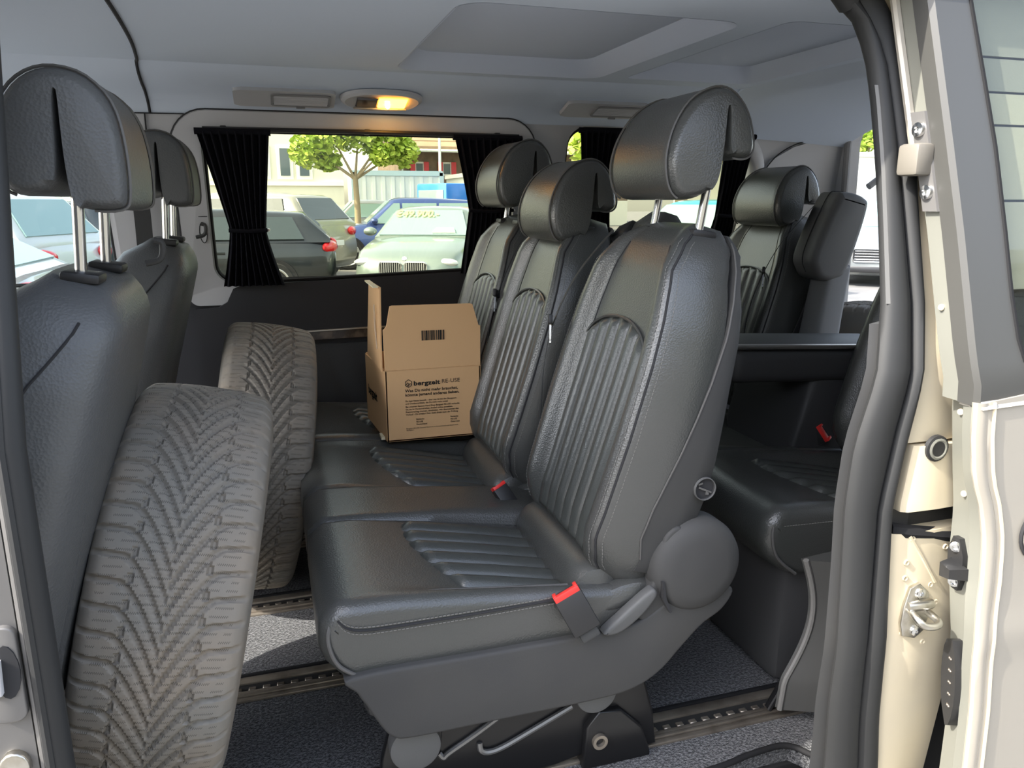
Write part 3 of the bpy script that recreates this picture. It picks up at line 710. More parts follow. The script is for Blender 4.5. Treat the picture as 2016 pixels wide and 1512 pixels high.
# near-side plastic shield, hinge cover, lever
sh = spline([(.080, .317, 0), (.30, .318, 0), (.50, .319, 0), (.575, .328, 0), (.62, .352, 0), (.66, .372, 0), (.73, .378, 0), (.765, .36, 0), (.745, .325, 0), (.705, .300, 0), (.665, .262, 0), (.625, .222, 0), (.575, .196, 0), (.50, .187, 0), (.30, .186, 0), (.170, .186, 0), (.140, .194, 0), (.122, .215, 0), (.100, .258, 0), (.086, .285, 0)], 90, True)
shield = make('side_shield', prism([(p.x, p.y) for p in sh], 1.098, 1.150, 'y', .006, 3), 'shell', bench)
hinge = make('hinge_cover', xf(lathe([(0, -.006), (.05, -.005), (.070, .000), (.080, .010), (.084, .022), (.084, .055)], 48), (.688, 1.090, .418), (0, 0, 0), (1.06, 1, 1.06)), 'shell', bench)
make('cover_slit', prism([(.612, .405), (.616, .406), (.622, .372), (.634, .345), (.630, .343), (.616, .370)], 1.086, 1.12, 'y'), 'groove', hinge, False)
make('hinge_arm', prism([(p.x, p.y) for p in spline([(.66, .49, 0), (.625, .485, 0), (.615, .44, 0), (.60, .39, 0), (.575, .34, 0), (.60, .325, 0), (.66, .34, 0), (.70, .38, 0)], 40, True)], 1.100, 1.14, 'y', .006), 'shell', bench)
make('recline_lever', prism([(p.x, p.y) for p in spline([(.505, .322, 0), (.54, .352, 0), (.582, .384, 0), (.600, .392, 0), (.604, .376, 0), (.575, .343, 0), (.535, .318, 0)], 30, True)], 1.088, 1.112, 'y', .006), 'disc_grey', bench)
# black side hole in the near backrest shell (missing cap)
hc = (.694, 1.100, .563)
cl = make('cap_hole', xf(lathe([(.0, .004), (.0185, .004), (.0195, -.001), (.0205, -.001), (.021, .006)], 24), hc), 'groove', bench)
make('hole_rim', xf(lathe([(.0190, .001), (.0195, -.0016), (.0205, -.0016), (.0212, .003)], 24), hc), 'disc_grey', cl)
make('bracket', join(xf(box(-.013, .015, -.002, 0, -.0015, .0015), (hc[0], hc[1] + .003, hc[2] - .002), (0, R(25), 0)), xf(box(-.004, .002, -.002, 0, -.012, -.006), (hc[0] + .008, hc[1] + .003, hc[2]), (0, R(10), 0)), xf(box(-.006, .002, -.002, 0, .009, .012), (hc[0] - .004, hc[1] + .003, hc[2]), (0, R(-15), 0))), 'rib_metal', cl, False)
# steel leg frame with ribs, discs, floor claw
leg = make('leg_frame', prism([(.118, .02), (.125, .10), (.15, .19), (.58, .195), (.63, .16), (.65, .09), (.66, .012), (.60, .006), (.55, .030), (.45, .012), (.30, .004), (.14, .002)], 1.165, 1.185, 'y', .006), 'black_metal', bench)
def rib(p): return tube(spline(p, 20), .0055, 8)
make('pressed_rib', rib([(.226, 1.164, .094), (.234, 1.161, .086), (.245, 1.161, .094), (.30, 1.161, .124), (.40, 1.161, .185)]), 'rib_metal', leg)
make('pressed_rib', rib([(.301, 1.164, .098), (.303, 1.161, .084), (.318, 1.161, .077), (.346, 1.161, .082), (.40, 1.161, .104), (.478, 1.161, .137)]), 'rib_metal', leg)
make('pressed_rib', rib([(.205, 1.164, .175), (.222, 1.163, .16), (.226, 1.163, .12), (.205, 1.164, .085)]), 'black_metal', leg)
for (x, z, r) in ((.180, .142, .044), (.513, .178, .040)):
    d = make('cover_disc', xf(lathe([(0, 0), (r - .006, .0), (r - .001, .002), (r, .006), (r, .03)], 40), (x, 1.126, z)), 'disc_grey', bench)
claw = make('floor_claw', prism([(.50, .0), (.505, .09), (.53, .12), (.575, .115), (.62, .07), (.64, .012), (.64, 0)], 1.150, 1.20, 'y', .006), 'black_metal', bench)
make('claw_eye', xf(lathe([(.009, -.004), (.015, -.004), (.015, .004), (.009, .004), (.009, -.004)], 18), (.530, 1.146, .060)), 'rail_metal', claw)
make('claw_hook', prism([(.12, .0), (.13, .05), (.17, .06), (.20, .03), (.24, .0)], 1.150, 1.20, 'y', .005), 'black_metal', bench)
far_leg = make('leg_frame', prism([(.118, .003), (.125, .10), (.15, .19), (.58, .195), (.63, .16), (.65, .09), (.66, .003)], 2.33, 2.36, 'y', .006), 'black_metal', bench)
make('leg_frame', prism([(.118, .011), (.125, .10), (.15, .20), (.58, .20), (.63, .16), (.65, .09), (.66, .011)], 1.585, 1.615, 'y', .006), 'black_metal', bench)
# belt outlet on the near backrest's far shoulder, with the belt guide
bo = make('belt_outlet', xf(lathe([(0, .075), (.03, .07), (.062, .04), (.075, 0), (.07, -.05), (0, -.06)], 20, 'z'), (.765, 1.455, .955), (0, R(14), 0), (.8, 1.25, 1)), 'leather', bench)
make('belt_guide', xf(box(-.022, .022, -.03, .03, -.012, .012, .008), (.722, 1.515, .985), (R(-20), R(-40), R(20))), 'black_plastic', bo)
# ================================================================== third row (one seat up, one folded, one up)
DX = .90
rear = thing('rear_bench', 'rear black leather bench with its middle seat folded flat, by the tailgate', 'bench seat', (1.3, 1.8, 0))
seat_back(rear, 1.45, DX, 'shell_dark', detail=False)
seat_back(rear, 2.225, DX, 'shell_dark')
build_headrest(rear, (.705 + DX, 2.225, .985), post=.006)
SR = [(1.44, .18), (1.83, .17), (2.225, .18)]
cr = cushion(rear, 1.235, 2.43, SR, [1.64, 2.03], DX)
seat_panel(cr, 1.44, .14, DX, seats=SR, stitch=False); seat_panel(cr, 2.225, .14, DX, seats=SR, stitch=False)
er = spline([(.105 + DX, 1.232, .29), (.060 + DX, 1.234, .33), (.046 + DX, 1.238, .375), (.056 + DX, 1.247, .41), (.09 + DX, 1.27, .424), (.20 + DX, 1.275, .418), (.45 + DX, 1.27, .395)], 40)
make('edge_piping', tube(er, .0035, 8), 'piping', cr)
tag(make('side_stitching', stitches([Vector((.07 + DX + .4 * k / 30, 1.2345, .400 - .0005 * k)) for k in range(31)], .0008), 'thread', cr, False), kind='stuff')
make('seat_base', box(.10 + DX, .66 + DX, 1.26, 2.40, .004, .302, .03), 'shell_dark', rear)
fold = make('folded_backrest', xf(box(-.26, .30, -.105, .105, -.052, .040, .03, 4), (.46 + DX, 1.752, .632), (0, R(3), 0)), 'shell_dark', rear)
make('table_edge', tube([(.20 + DX, 1.642, .694), (.50 + DX, 1.642, .678), (.75 + DX, 1.645, .665)], .007, 8), 'silver_trim', fold)
make('table_top', xf(box(-.24, .29, -.095, .095, .040, .052, .010, 3), (.46 + DX, 1.752, .632), (0, R(3), 0)), 'shell', fold)
make('fold_side', prism([(.40 + DX, .36), (.46 + DX, .62), (.66 + DX, .62), (.68 + DX, .5), (.60 + DX, .36)], 1.66, 2.0, 'y', .03), 'shell_dark', rear)
# belt box beside the far rear seat
bb = make('belt_housing', prism([(p.x, p.y) for p in spline([(1.545, .845, 0), (1.535, .90, 0), (1.60, 1.055, 0), (1.635, 1.075, 0), (1.70, 1.06, 0), (1.715, 1.02, 0), (1.665, .85, 0), (1.62, .815, 0), (1.57, .82, 0)], 50, True)], 1.925, 2.035, 'y', .022, 4), 'housing_grey', rear)
make('housing_seam', tube([(p.x, 1.975, p.y) for p in spline([(1.548, .84, 0), (1.533, .90, 0), (1.598, 1.057, 0), (1.635, 1.077, 0), (1.69, 1.067, 0)], 30)], .0015, 5), 'groove', bb)
make('housing_stem', prism([(1.53, .42), (1.56, .60), (1.60, .86), (1.68, .86), (1.66, .60), (1.63, .42)], 1.93, 2.02, 'y', .02), 'trim_mid', rear)
make('leg_skid', box(.20 + DX, .26 + DX, 1.20, 1.26, .0, .05, .006), 'black_metal', rear)
# ---- grey wheel-arch trim and black bracket at the foot of the right pillar
mat('arch_grey', (.045, .045, .043), .6)
mat('arch_edge', (.15, .147, .14), .5)
wa = sthing('trim_7', 'pale grey curved wheel-arch trim beside the rear bench foot', 'trim', (1.02, 1.1, 0))
wr_ = []
for k in range(24):
    t = k / 23; z = .36 - .33 * t
    xw = .965 + .040 * math.sin(math.pi * min(1, t * 1.25)) - .03 * t
    wr_.append([(xw, 1.17, z), (xw + .012, 1.155, z), (1.25, 1.02, z), (1.25, 1.20, z)])
make('arch_panel', loft(wr_), 'arch_grey', wa)
make('bright_edge', tube([(r[0][0] + .004, 1.160, r[0][2]) for r in wr_], .006, 8), 'arch_edge', wa)
fb = thing('floor_bracket', 'black triangular steel bracket standing on the near floor rail', 'bracket', (1.0, 1.2, 0))
make('web', prism([(.935, .010), (.99, .105), (1.05, .115), (1.10, .010)], 1.190, 1.205, 'y', .003), 'black_metal', fb)
make('flange', tube([(.935, 1.188, .010), (.992, 1.188, .108)], .005, 8), 'black_metal', fb)
# ================================================================== front seats (seen from behind)
def front_seat(cy, x0, label):
    t = thing('front_seat', label, 'seat', (x0, cy, 0), group='front seats')
    fr = interp([(.0, .19), (.1, .215), (.45, .232), (.65, .225), (.8, .205), (.9, .178), (.96, .15), (1, .105)])
    fd = interp([(0, .25), (.5, .235), (.8, .20), (.93, .155), (1.0, .08)])
    a = R(17); U = Vector((math.sin(a), 0, math.cos(a))); N_ = Vector((math.cos(a), 0, -math.sin(a)))
    def q(s, tt, n): return Vector((x0 - .172, cy + tt, .36)) + U * (s * .61) + N_ * n
    def ring(s):
        w = fr(s); d = fd(s); rr = []
        back = .015 * (1 - s) + (0 if s < .9 else -.03 * ((s - .9) / .1) ** 2)
        for k in range(40):
            th = 2 * math.pi * k / 40; c, si = math.cos(th), math.sin(th)
            ex = .42
            tt = w * (abs(c) ** ex) * (1 if c > 0 else -1); nn = (abs(si) ** ex) * (1 if si > 0 else -1)
            nn = back + .05 - d / 2 + d / 2 * nn
            rr.append(q(s, tt, nn))
        return rr
    b = make('backrest', loft([ring(k / 40) for k in range(41)]), 'leather_front', t, True, 50)
    for sg in (-1, 1):
        sm = []
        for s in [.05 + .88 * k / 40 for k in range(41)]:
            f = -.75 + 1.25 * s ** 1.5; si = abs(f) ** (1 / .42); cc = math.sqrt(max(0, 1 - si * si)) ** .42; bk_ = .015 * (1 - s) + (0 if s < .9 else -.03 * ((s - .9) / .1) ** 2)
            sm.append(q(s, sg * fr(s) * cc, bk_ + .05 - fd(s) / 2 + fd(s) / 2 * f))
        make('cover_seam', tube(sm, .0020, 5), 'groove', b)
    pk = slab(lambda u, v: q(.06 + .50 * v, (-1 + 2 * u) * .16, .0665 - .015 * v + .006 * math.sin(math.pi * u)), 14, 12, (-.01, 0, 0))
    make('map_pocket', pk, 'leather_front', t)
    build_headrest(t, (x0 - .012, cy, .950), HPF, .128, .095, .085, 'leather_front', .0, sc=(.78, .80))
    hk = make('bag_hook', tube(spline([(x0 + .04, cy + .10, .955), (x0 + .062, cy + .10, .962), (x0 + .066, cy + .10, .985), (x0 + .055, cy + .10, .99)], 12), .005, 8), 'shell', t)
    cs = loft([[(x0 - .70 + .5 * k / 12, cy + .24 * (abs(math.cos(th)) ** .4) * (1 if math.cos(th) > 0 else -1), .36 + .07 * (abs(math.sin(th)) ** .5) * (1 if math.sin(th) > 0 else -1) - (.03 if k in (0, 12) else 0)) for th in [2 * math.pi * j / 28 for j in range(28)]] for k in range(13)])
    make('cushion', cs, 'leather_front', t)
    make('seat_box', box(x0 - .66, x0 - .14, cy - .19, cy + .19, .0, .31, .02), 'shell_dark', t)
    return t
front_seat(1.225, -.225, 'dark leather front seat with tall headrest at the left door pillar, nearest the camera')
front_seat(2.15, -.225, 'dark leather front seat farther away, beside the black-curtained side window')
# ================================================================== winter tyres
TR, TW = .360, .116
def groove_depth(c, v):
    """c = position around in pitches, v = -1..1 across; directional V pattern"""
    a = abs(v); half = 0 if v >= 0 else .5
    g = 2.9 * (1 - (1 - min(a, .62) / .62) ** 1.55) / 1 * .92 + (0 if a < .62 else (a - .62) * .3)
    ph = (c + g + half) % 1.0; d = min(ph, 1 - ph)
    slope = 2.9 * .92 * 1.55 / .62 * max(0, (1 - min(a, .62) / .62)) ** .55 if a < .62 else .3
    wdt = (.060 + .065 * a) * (1 + slope * .33)
    dep = max(0, 1 - (d / wdt) ** 4) if d < wdt else 0
    if a < .05: dep *= .8
    b = abs(a - (.46 + .05 * (((c + g + half) % 1.0) - .5)))
    if b < .022 and (.12 < (c + g + half) % 1.0 < .80): dep = max(dep, .9)
    return dep
def tyre_mesh():
    NP = 62; NA = NP * 17; NW = 66
    V, UV = [], []
    side = [(.212, -.080), (.222, -.093), (.245, -.108), (.275, -.116), (.300, -.117), (.318, -.113)]
    prof_half = lambda v: (TR - .010 * abs(v) ** 2.2 - .014 * max(0, (abs(v) - .80) / .20) ** 2.4, v * TW * .95)
    rows = []
    for i in range(NA):
        th = 2 * math.pi * i / NA; c = i / 17; ca, sa = math.cos(th), math.sin(th)
        ring = [(r, h, (c, -1.3)) for r, h in side]
        for j in range(NW):
            v = -1 + 2 * j / (NW - 1); r, h = prof_half(v)
            dd = groove_depth(c, v) * .0062 * (1 if abs(v) < .93 else max(0, 1 - (abs(v) - .93) / .07))
            ring.append((r - dd, h, (c, v)))
        ring += [(r, -h, (c, 1.3)) for r, h in reversed(side)]
        for r, h, u in ring: V.append((h, r * ca, r * sa)); UV.append(u)
    m = len(V) // NA; Fc = []
    for i in range(NA):
        a = i * m; b = ((i + 1) % NA) * m
        for j in range(m - 1): Fc.append((a + j, b + j, b + j + 1, a + j + 1))
    return (V, Fc), UV
def tyre_material():
    m, nt, N, L, b = tree_nodes('tyre_rubber')
    uv = N.new('ShaderNodeUVMap'); tc = N.new('ShaderNodeTexCoord')
    sp = N.new('ShaderNodeSeparateXYZ'); L.new(uv.outputs[0], sp.inputs[0])
    def mth(op, a, b_=None):
        n = N.new('ShaderNodeMath'); n.operation = op
        for i, x in enumerate((a, b_)):
            if x is None: continue
            if isinstance(x, (int, float)): n.inputs[i].default_value = x
            else: L.new(x, n.inputs[i])
        return n.outputs[0]
    # zig-zag sipes: short wavy cuts across each block
    zig = mth('MULTIPLY', mth('PINGPONG', mth('MULTIPLY', sp.outputs[1], 40.0), .5), .17)
    line = mth('PINGPONG', mth('ADD', mth('MULTIPLY', sp.outputs[0], 3.0), mth('MULTIPLY', zig, 3.0)), .5)
    sipe = mth('LESS_THAN', line, .055)
    brk = mth('GREATER_THAN', mth('PINGPONG', mth('ADD', mth('MULTIPLY', sp.outputs[1], 3.1), mth('MULTIPLY', sp.outputs[0], .5)), .5), .13)
    inn = mth('LESS_THAN', mth('ABSOLUTE', sp.outputs[1]), .84)
    s = mth('MULTIPLY', mth('MULTIPLY', sipe, brk), inn)
    nz = N.new('ShaderNodeTexNoise'); nz.inputs['Scale'].default_value = 9; nz.inputs['Detail'].default_value = 5
    L.new(tc.outputs['Object'], nz.inputs['Vector'])
    rp = N.new('ShaderNodeValToRGB'); rp.color_ramp.elements[0].position = .36; rp.color_ramp.elements[1].position = .72
    rp.color_ramp.elements[0].color = (.19, .18, .16, 1); rp.color_ramp.elements[1].color = (.24, .205, .165, 1)
    L.new(nz.outputs['Fac'], rp.inputs[0])
    mx = N.new('ShaderNodeMix'); mx.data_type = 'RGBA'; L.new(mth('MULTIPLY', s, .62), mx.inputs[0]); L.new(rp.outputs[0], mx.inputs[6]); mx.inputs[7].default_value = (.012, .011, .010, 1)
    L.new(mx.outputs[2], b.inputs['Base Color']); b.inputs['Roughness'].default_value = .82; b.inputs['Specular IOR Level'].default_value = .35
    n2 = N.new('ShaderNodeTexNoise'); n2.inputs['Scale'].default_value = 240; L.new(tc.outputs['Object'], n2.inputs['Vector'])
    hh = mth('SUBTRACT', mth('MULTIPLY', n2.outputs['Fac'], .35), s)
    bp_ = N.new('ShaderNodeBump'); bp_.inputs['Strength'].default_value = .5; bp_.inputs['Distance'].default_value = .0015
    L.new(hh, bp_.inputs['Height']); L.new(bp_.outputs[0], b.inputs['Normal'])
tyre_material()
TS, TUV = tyre_mesh()
ty_proto = thing('winter_tyre', 'worn winter tyre leaning behind the near front seat, closest to the camera', 'tyre', (0, 0, 0), 0, 'winter tyres', local=True)
td = make('tread', TS, 'tyre_rubber', ty_proto, True, 45, TUV)
make('bead', join(*[lathe([(.206, sg * .070), (.212, sg * .082), (.218, sg * .090), (.205, sg * .086), (.2, sg * .07)], 64, 'x') for sg in (-1, 1)]), 'tyre_rubber', ty_proto)
make('wheel_rim', join(*[lathe([(.204, sg * .088), (.210, sg * .092), (.206, sg * .070), (.185, sg * .05), (.175, 0)], 64, 'x') for sg in (-1, 1)]), 'silver_trim', ty_proto)
make('wheel_disc', join(lathe([(.03, .03), (.09, .035), (.175, .02), (.178, .0), (.09, .015), (.03, .01), (.03, .03)], 48, 'x')), 'silver_trim', ty_proto)
def place(t, loc, lean, spin, yaw=0):
    t.location = loc; t.rotation_mode = 'ZXY' if False else 'XYZ'
    m = Matrix.Rotation(yaw, 4, 'Z') @ Matrix.Rotation(lean, 4, 'Y') @ Matrix.Rotation(spin, 4, 'X')
    t.rotation_euler = m.to_euler()
def zlow(lean): return TR * math.cos(lean) + .10 * math.sin(abs(lean)) + .0
T1 = R(12.5)
place(ty_proto, (-.195, 1.405, zlow(T1)), T1, R(4), R(-1))
t2 = copy_tree(ty_proto); t2['label'] = 'second winter tyre leaning in front of the far front seat, nearer the window'
place(t2, (-.068, 2.13, zlow(R(10))), R(10), R(40), R(1))
t3 = copy_tree(ty_proto); t3['label'] = 'winter tyre standing in the load space behind the rear bench'
place(t3, (1.90, 2.10, TR), 0, R(100), R(38))
for i in range(5):
    pass
# ================================================================== open cardboard box
BX0, BX1, BY0, BY1, BZ = .264, .520, 1.955, 2.215, .428
bxc = thing('cardboard_box', 'open brown cardboard shipping box with printed text on the bench seat', 'box', (.385, 2.08, BZ))
TH = .004; ZF = BZ + .192
make('front_panel', box(BX0, BX1, BY0, BY0 + TH, BZ, ZF, .0008, 1), 'cardboard', bxc, False)
make('back_panel', box(BX0 - .018, BX1, BY1 - TH, BY1, BZ, ZF + .004, .0008, 1), 'cardboard', bxc, False)
make('bottom_panel', box(BX0, BX1, BY0, BY1, BZ, BZ + TH), 'cardboard', bxc, False)
make('side_panel', loft([[(BX0, BY0, z), (BX0 + TH, BY0, z), (BX0 - .020 + TH, BY1, z), (BX0 - .020, BY1, z)] for z in (BZ, ZF)]), 'cardboard', bxc, False)
make('side_panel', box(BX1 - TH, BX1, BY0, BY1, BZ, ZF), 'cardboard', bxc, False)
ff = make('front_flap', prism([(BX0, ZF + .001), (BX1, ZF + .001), (BX1 + .001, ZF + .108), (BX1 - .004, ZF + .110), (BX1 - .020, ZF + .166), (BX1 - .026, ZF + .168), (BX0 + .024, ZF + .170), (BX0 + .018, ZF + .168), (BX0 + .008, ZF + .118), (BX0 + .002, ZF + .110), (BX0 - .001, ZF + .108)], BY0, BY0 + TH, 'y', .0008, 1), 'cardboard', bxc, False)
make('fold_line', tube([(BX0, BY0 - .0002, ZF), (BX1, BY0 - .0002, ZF)], .0009, 5), 'cardboard', bxc)
sf = make('side_flap', loft([[(BX0 - .001 + dxx, BY0 + a, z), (BX0 - .005 + dxx, BY0 + a, z), (BX0 - .010 + dxx, BY0 + b_, z), (BX0 - .006 + dxx, BY0 + b_, z)] for z, dxx, a, b_ in ((ZF, -.004, .004, .25), (ZF + .07, -.003, .010, .235), (ZF + .215, .002, .022, .20))]), 'cardboard', bxc, False)
make('tape_strip', tube([(BX0 - .0125, BY0 + .07, ZF + .165), (BX0 - .0115, BY0 + .068, ZF + .10), (BX0 - .010, BY0 + .055, ZF + .05)], .004, 6, sy=.3), 'tape', sf)
make('glue_edge', box(BX0 - .020, BX0 - .006, BY0 + .02, BY0 + .19, ZF + .2145, ZF + .218), 'cardboard_in', sf, False)
make('bottom_corner', box(BX0 - .012, BX0 + .0, BY0 + .03, BY0 + .07, BZ - .002, BZ + .006), 'cardboard_in', bxc, False)
# printing on the front: barcode, logo, headline, small print
FY = BY0 - .0009
def px(fx, fz): return (BX0 + (BX1 - BX0) * fx, FY, fz)
def print_front(name, body, size, fx, z, bold=0, spacing=1.0, line=1.0, width=None, par=None):
    s = text_shape(body, size, bold, 'LEFT', spacing, line)
    if width:
        w = max(p[0] for p in s[0]) - min(p[0] for p in s[0]); k = width / w
        s = [(p[0] * k, p[1], p[2]) for p in s[0]], s[1]
    return make(name, mapv(s, lambda x, y, q: (BX0 + (BX1 - BX0) * fx + x, FY - q, z + y)), 'ink', par or bxc, False)
W_ = BX1 - BX0
bars = [3, 1, 1, 2, 2, 1, 4, 1, 2, 1, 1, 2, 3, 1, 2, 1, 3, 2, 1, 1, 2, 2, 3, 1, 4, 1, 1, 2, 3]
x = BX0 + W_ * .385; unit = W_ * .235 / sum(bars); sh_ = []
for k, b_ in enumerate(bars):
    if k % 2 == 0: sh_.append(box(x, x + b_ * unit, FY - .0002, FY + .0004, ZF + .076, ZF + .102))
    x += b_ * unit
make('barcode', join(*sh_), 'ink', ff, False)
LX = BX0 + W_ * .198
hx = [(LX + .0095 + .0092 * math.cos(R(90 + 60 * k)), FY, ZF - .0365 + .0105 * math.sin(R(90 + 60 * k))) for k in range(7)]
logo = join(tube(hx, .0009, 5), tube([(LX + .002, FY, ZF - .041), (LX + .0075, FY, ZF - .034), (LX + .0105, FY, ZF - .038)], .0009, 5), tube([(LX + .0075, FY, ZF - .046), (LX + .014, FY, ZF - .036), (LX + .017, FY, ZF - .040)], .0009, 5), tube([(LX + .004, FY, ZF - .045), (LX + .010, FY, ZF - .0385)], .0008, 5))
make('logo_mark', logo, 'ink', bxc, False)
print_front('brand_print', 'bergzeit', .0165, .288, ZF - .0425, .00055, 1.05, width=W_ * .275)
print_front('brand_print', 'RE-USE', .0150, .580, ZF - .0405, -.00005, 1.0, width=W_ * .19)
print_front('headline_print', 'Was Du nicht mehr brauchst,\nk\u00f6nnte jemand anderes lieben.', .0108, .198, ZF - .0595, .00022, 1.0, 1.05, width=W_ * .57)
print_front('small_print', 'Du hast Neues bestellt \u2013 aber was ist mit den Bergsport-\nund Outdoorartikeln, die Du nicht mehr nutzt?', .0062, .198, ZF - .0860, .00005, 1.0, 1.15, width=W_ * .54)
print_front('small_print', 'Bei unserem Second Hand Shop Bergzeit RE-USE verkaufst\nDu sie im Handumdrehen. Artikel online anmelden,\nPreisvorschlag checken, abschicken. Wir \u00fcbernehmen den\nVerkauf \u2013 Du erh\u00e4ltst Dein Geld direkt nach der Pr\u00fcfung.', .0062, .198, ZF - .1015, .00005, 1.0, 1.15, width=W_ * .57)
print_front('small_print', 'Entdecke\nRE-USE\nDeutschland', .0058, .305, ZF - .1370, .00005, 1.0, 1.2)
print_front('small_print', 'Entdecke\nRE-USE\n\u00d6sterreich', .0058, .668, ZF - .1370, .00005, 1.0, 1.2)
print_front('small_print', 'Bergzeit RE-USE Second Hand nur in Deutschland und \u00d6sterreich\nverf\u00fcgbar.', .0040, .198, ZF - .1605, 0, 1.0, 1.15, width=W_ * .55)
s = text_shape('bergzeit', .036, .0012)
make('side_print', mapv(s, lambda x, y, q: (BX0 - .0012 - (BY1 - .035 - x - BY0) / (BY1 - BY0) * .020, BY1 - .035 - x, BZ + .085 + y)), 'ink', bxc, False)
# ================================================================== curtains
def curtain(name, label, x0, x1, tie, z0, z1, ztie, folds=9, off=.045, group='window curtains'):
    """tie=(xa,xb) at height ztie; x0/x1 = (top, bottom) edges"""
    t = thing(name, label, 'curtain', ((x0[0] + x1[0]) / 2, wy(z0) - off, z0), group=group)
    def fn(u, v):
        z = z0 + (z1 - z0) * v; q = (z - ztie) / ((z1 - ztie) if z > ztie else (ztie - z0)); q = abs(q)
        e = q ** (1.1 if z > ztie else 1.25)
        a = tie[0] + ((x0[0] if z > ztie else x0[1]) - tie[0]) * e; b = tie[1] + ((x1[0] if z > ztie else x1[1]) - tie[1]) * e
        if z > ztie and q > .9: a -= .012 * (q - .9) / .1 * 0; b += 0
        am = .007 + .004 * q
        return (a + (b - a) * u, wy(z) - off + am * math.sin(u * folds * 2 * math.pi + .6 * math.sin(v * 5)), z)
    make('cloth', slab(fn, folds * 10 + 1, 40, (0, .0015, 0)), 'curtain', t, True, 60)
    make('top_hem', tube([(x0[0] - .004, wy(z1) - off, z1), (x1[0] + .004, wy(z1) - off, z1)], .009, 8), 'curtain', t)
    make('tie_band', tube([(tie[0] - .002, wy(ztie) - off - .011, ztie), ((tie[0] + tie[1]) / 2, wy(ztie) - off - .014, ztie - .003), (tie[1] + .003, wy(ztie) - off - .011, ztie)], .006, 8), 'curtain', t)
    make('tie_stud', xf(lathe([(0, -.006), (.004, -.005), (.005, 0), (.004, .005), (0, .006)], 10), (tie[1] + .006, wy(ztie) - off - .004, ztie)), 'steel', t)
    return t
curtain('curtain', 'black curtain gathered at the left end of the large side window', (-.172, -.140), (.022, .040), (-.108, -.004), .795, 1.238, .965)
curtain('curtain', 'black curtain at the right end of the large side window, behind the bench headrests', (.560, .600), (.772, .772), (.618, .76), .815, 1.238, 1.02)
curtain('curtain', 'narrow black curtain hanging at the left of the rear quarter window', (.968, 1.0), (1.118, 1.13), (1.0, 1.105), .88, 1.268, 1.06, 7)
curtain('curtain', 'black curtain bunched at the rear end of the quarter window', (1.50, 1.50), (1.61, 1.60), (1.52, 1.60), .88, 1.262, 1.0, 6)
rl = thing('curtain_rail', 'black curtain rail along the top of the large side window', 'curtain rail', (.3, 2.40, 1.226))
make('track', tube([(-.155, wy(1.245) - .03, 1.245), (.3, wy(1.247) - .03, 1.247), (.77, wy(1.245) - .03, 1.245)], .007, 8), 'black_plastic', rl)
for x in (-.10, .30, .70): make('clip', box(x - .008, x + .008, wy(1.245) - .034, wy(1.245) - .012, 1.240, 1.255, .002), 'black_plastic', rl)
# ================================================================== seat belts and buckles
def tongue(parent, c, rot):
    b_ = make('tongue', xf(join(box(-.011, -.006, -.002, .002, -.040, 0), box(.006, .011, -.002, .002, -.040, 0), box(-.011, .011, -.002, .002, -.044, -.036)), c, rot), 'chrome', parent, False)
    make('tongue_grip', xf(box(-.026, .026, -.005, .005, -.004, .016, .003), c, rot), 'black_plastic', parent)
def belt(label, path, side, tng=None, rot=(0, 0, 0), w=.046):
    t = thing('seat_belt', label, 'seat belt', path[0], group='seat belts')
    make('webbing', strap(spline(path, 40), side, w, .0016), 'webbing', t)
    if tng: tongue(t, tng, rot)
    return t
belt('black seat belt between the near and middle bench backrests, its steel tongue hanging', [(.700, 1.525, .99), (.632, 1.548, .90), (.582, 1.555, .80), (.560, 1.560, .70), (.55, 1.56, .55), (.53, 1.56, .42)], (.35, .9, 0), (.566, 1.540, .795), (R(0), R(15), R(70)))
belt('black seat belt between the middle and far bench backrests with shiny tongue', [(.69, 2.01, .99), (.64, 2.015, .92), (.592, 2.02, .81), (.56, 2.02, .68), (.55, 2.02, .55), (.53, 2.02, .43)], (.35, .9, 0), (.578, 2.0, .80), (R(0), R(15), R(60)))
belt('grey seat belt across the far rear seat with bright tongue', [(1.575, 2.00, 1.035), (1.505, 2.04, .93), (1.465, 2.07, .83), (1.43, 2.08, .72), (1.41, 2.08, .58)], (.6, .75, 0), (1.455, 2.055, .83), (R(0), R(22), R(55)))
belt('dark front seat belt hanging on the far door pillar', [(-.335, 2.42, 1.12), (-.337, 2.445, 1.0), (-.342, 2.47, .88), (-.345, 2.50, .74)], (1, 0, 0), w=.044)
def buckle(label, loc, rot, sc=1.0):
    t = thing('belt_buckle', label, 'buckle', loc, group='belt buckles', local=True)
    t.rotation_euler = rot; t.scale = (sc, sc, sc)
    make('body', box(-.029, .029, -.014, .014, -.085, -.004, .004), 'black_plastic', t)
    make('release_button', join(box(-.027, .027, -.0145, .001, -.006, .006, .002), box(-.027, -.019, -.012, .012, -.006, .008, .002), box(.019, .027, -.012, .012, -.006, .008, .002)), 'red_plastic', t)
    make('slot', box(-.018, .018, .001, .013, -.006, .003), 'groove', t, False)
    make('stalk', box(-.02, .02, -.006, .006, -.105, -.08, .004), 'webbing', t)
    return t
buckle('large black belt buckle with red button at the near side of the bench', (.437, 1.098, .408), (R(-14), R(-28), R(-6)), .86)
buckle('small red belt buckle sunk between the near and middle bench cushions', (.455, 1.565, .425), (R(-35), R(-20), R(20)), .62)
buckle('red belt buckle on the rear bench cushion', (1.40, 1.655, .44), (R(20), R(55), R(-40)), .9)
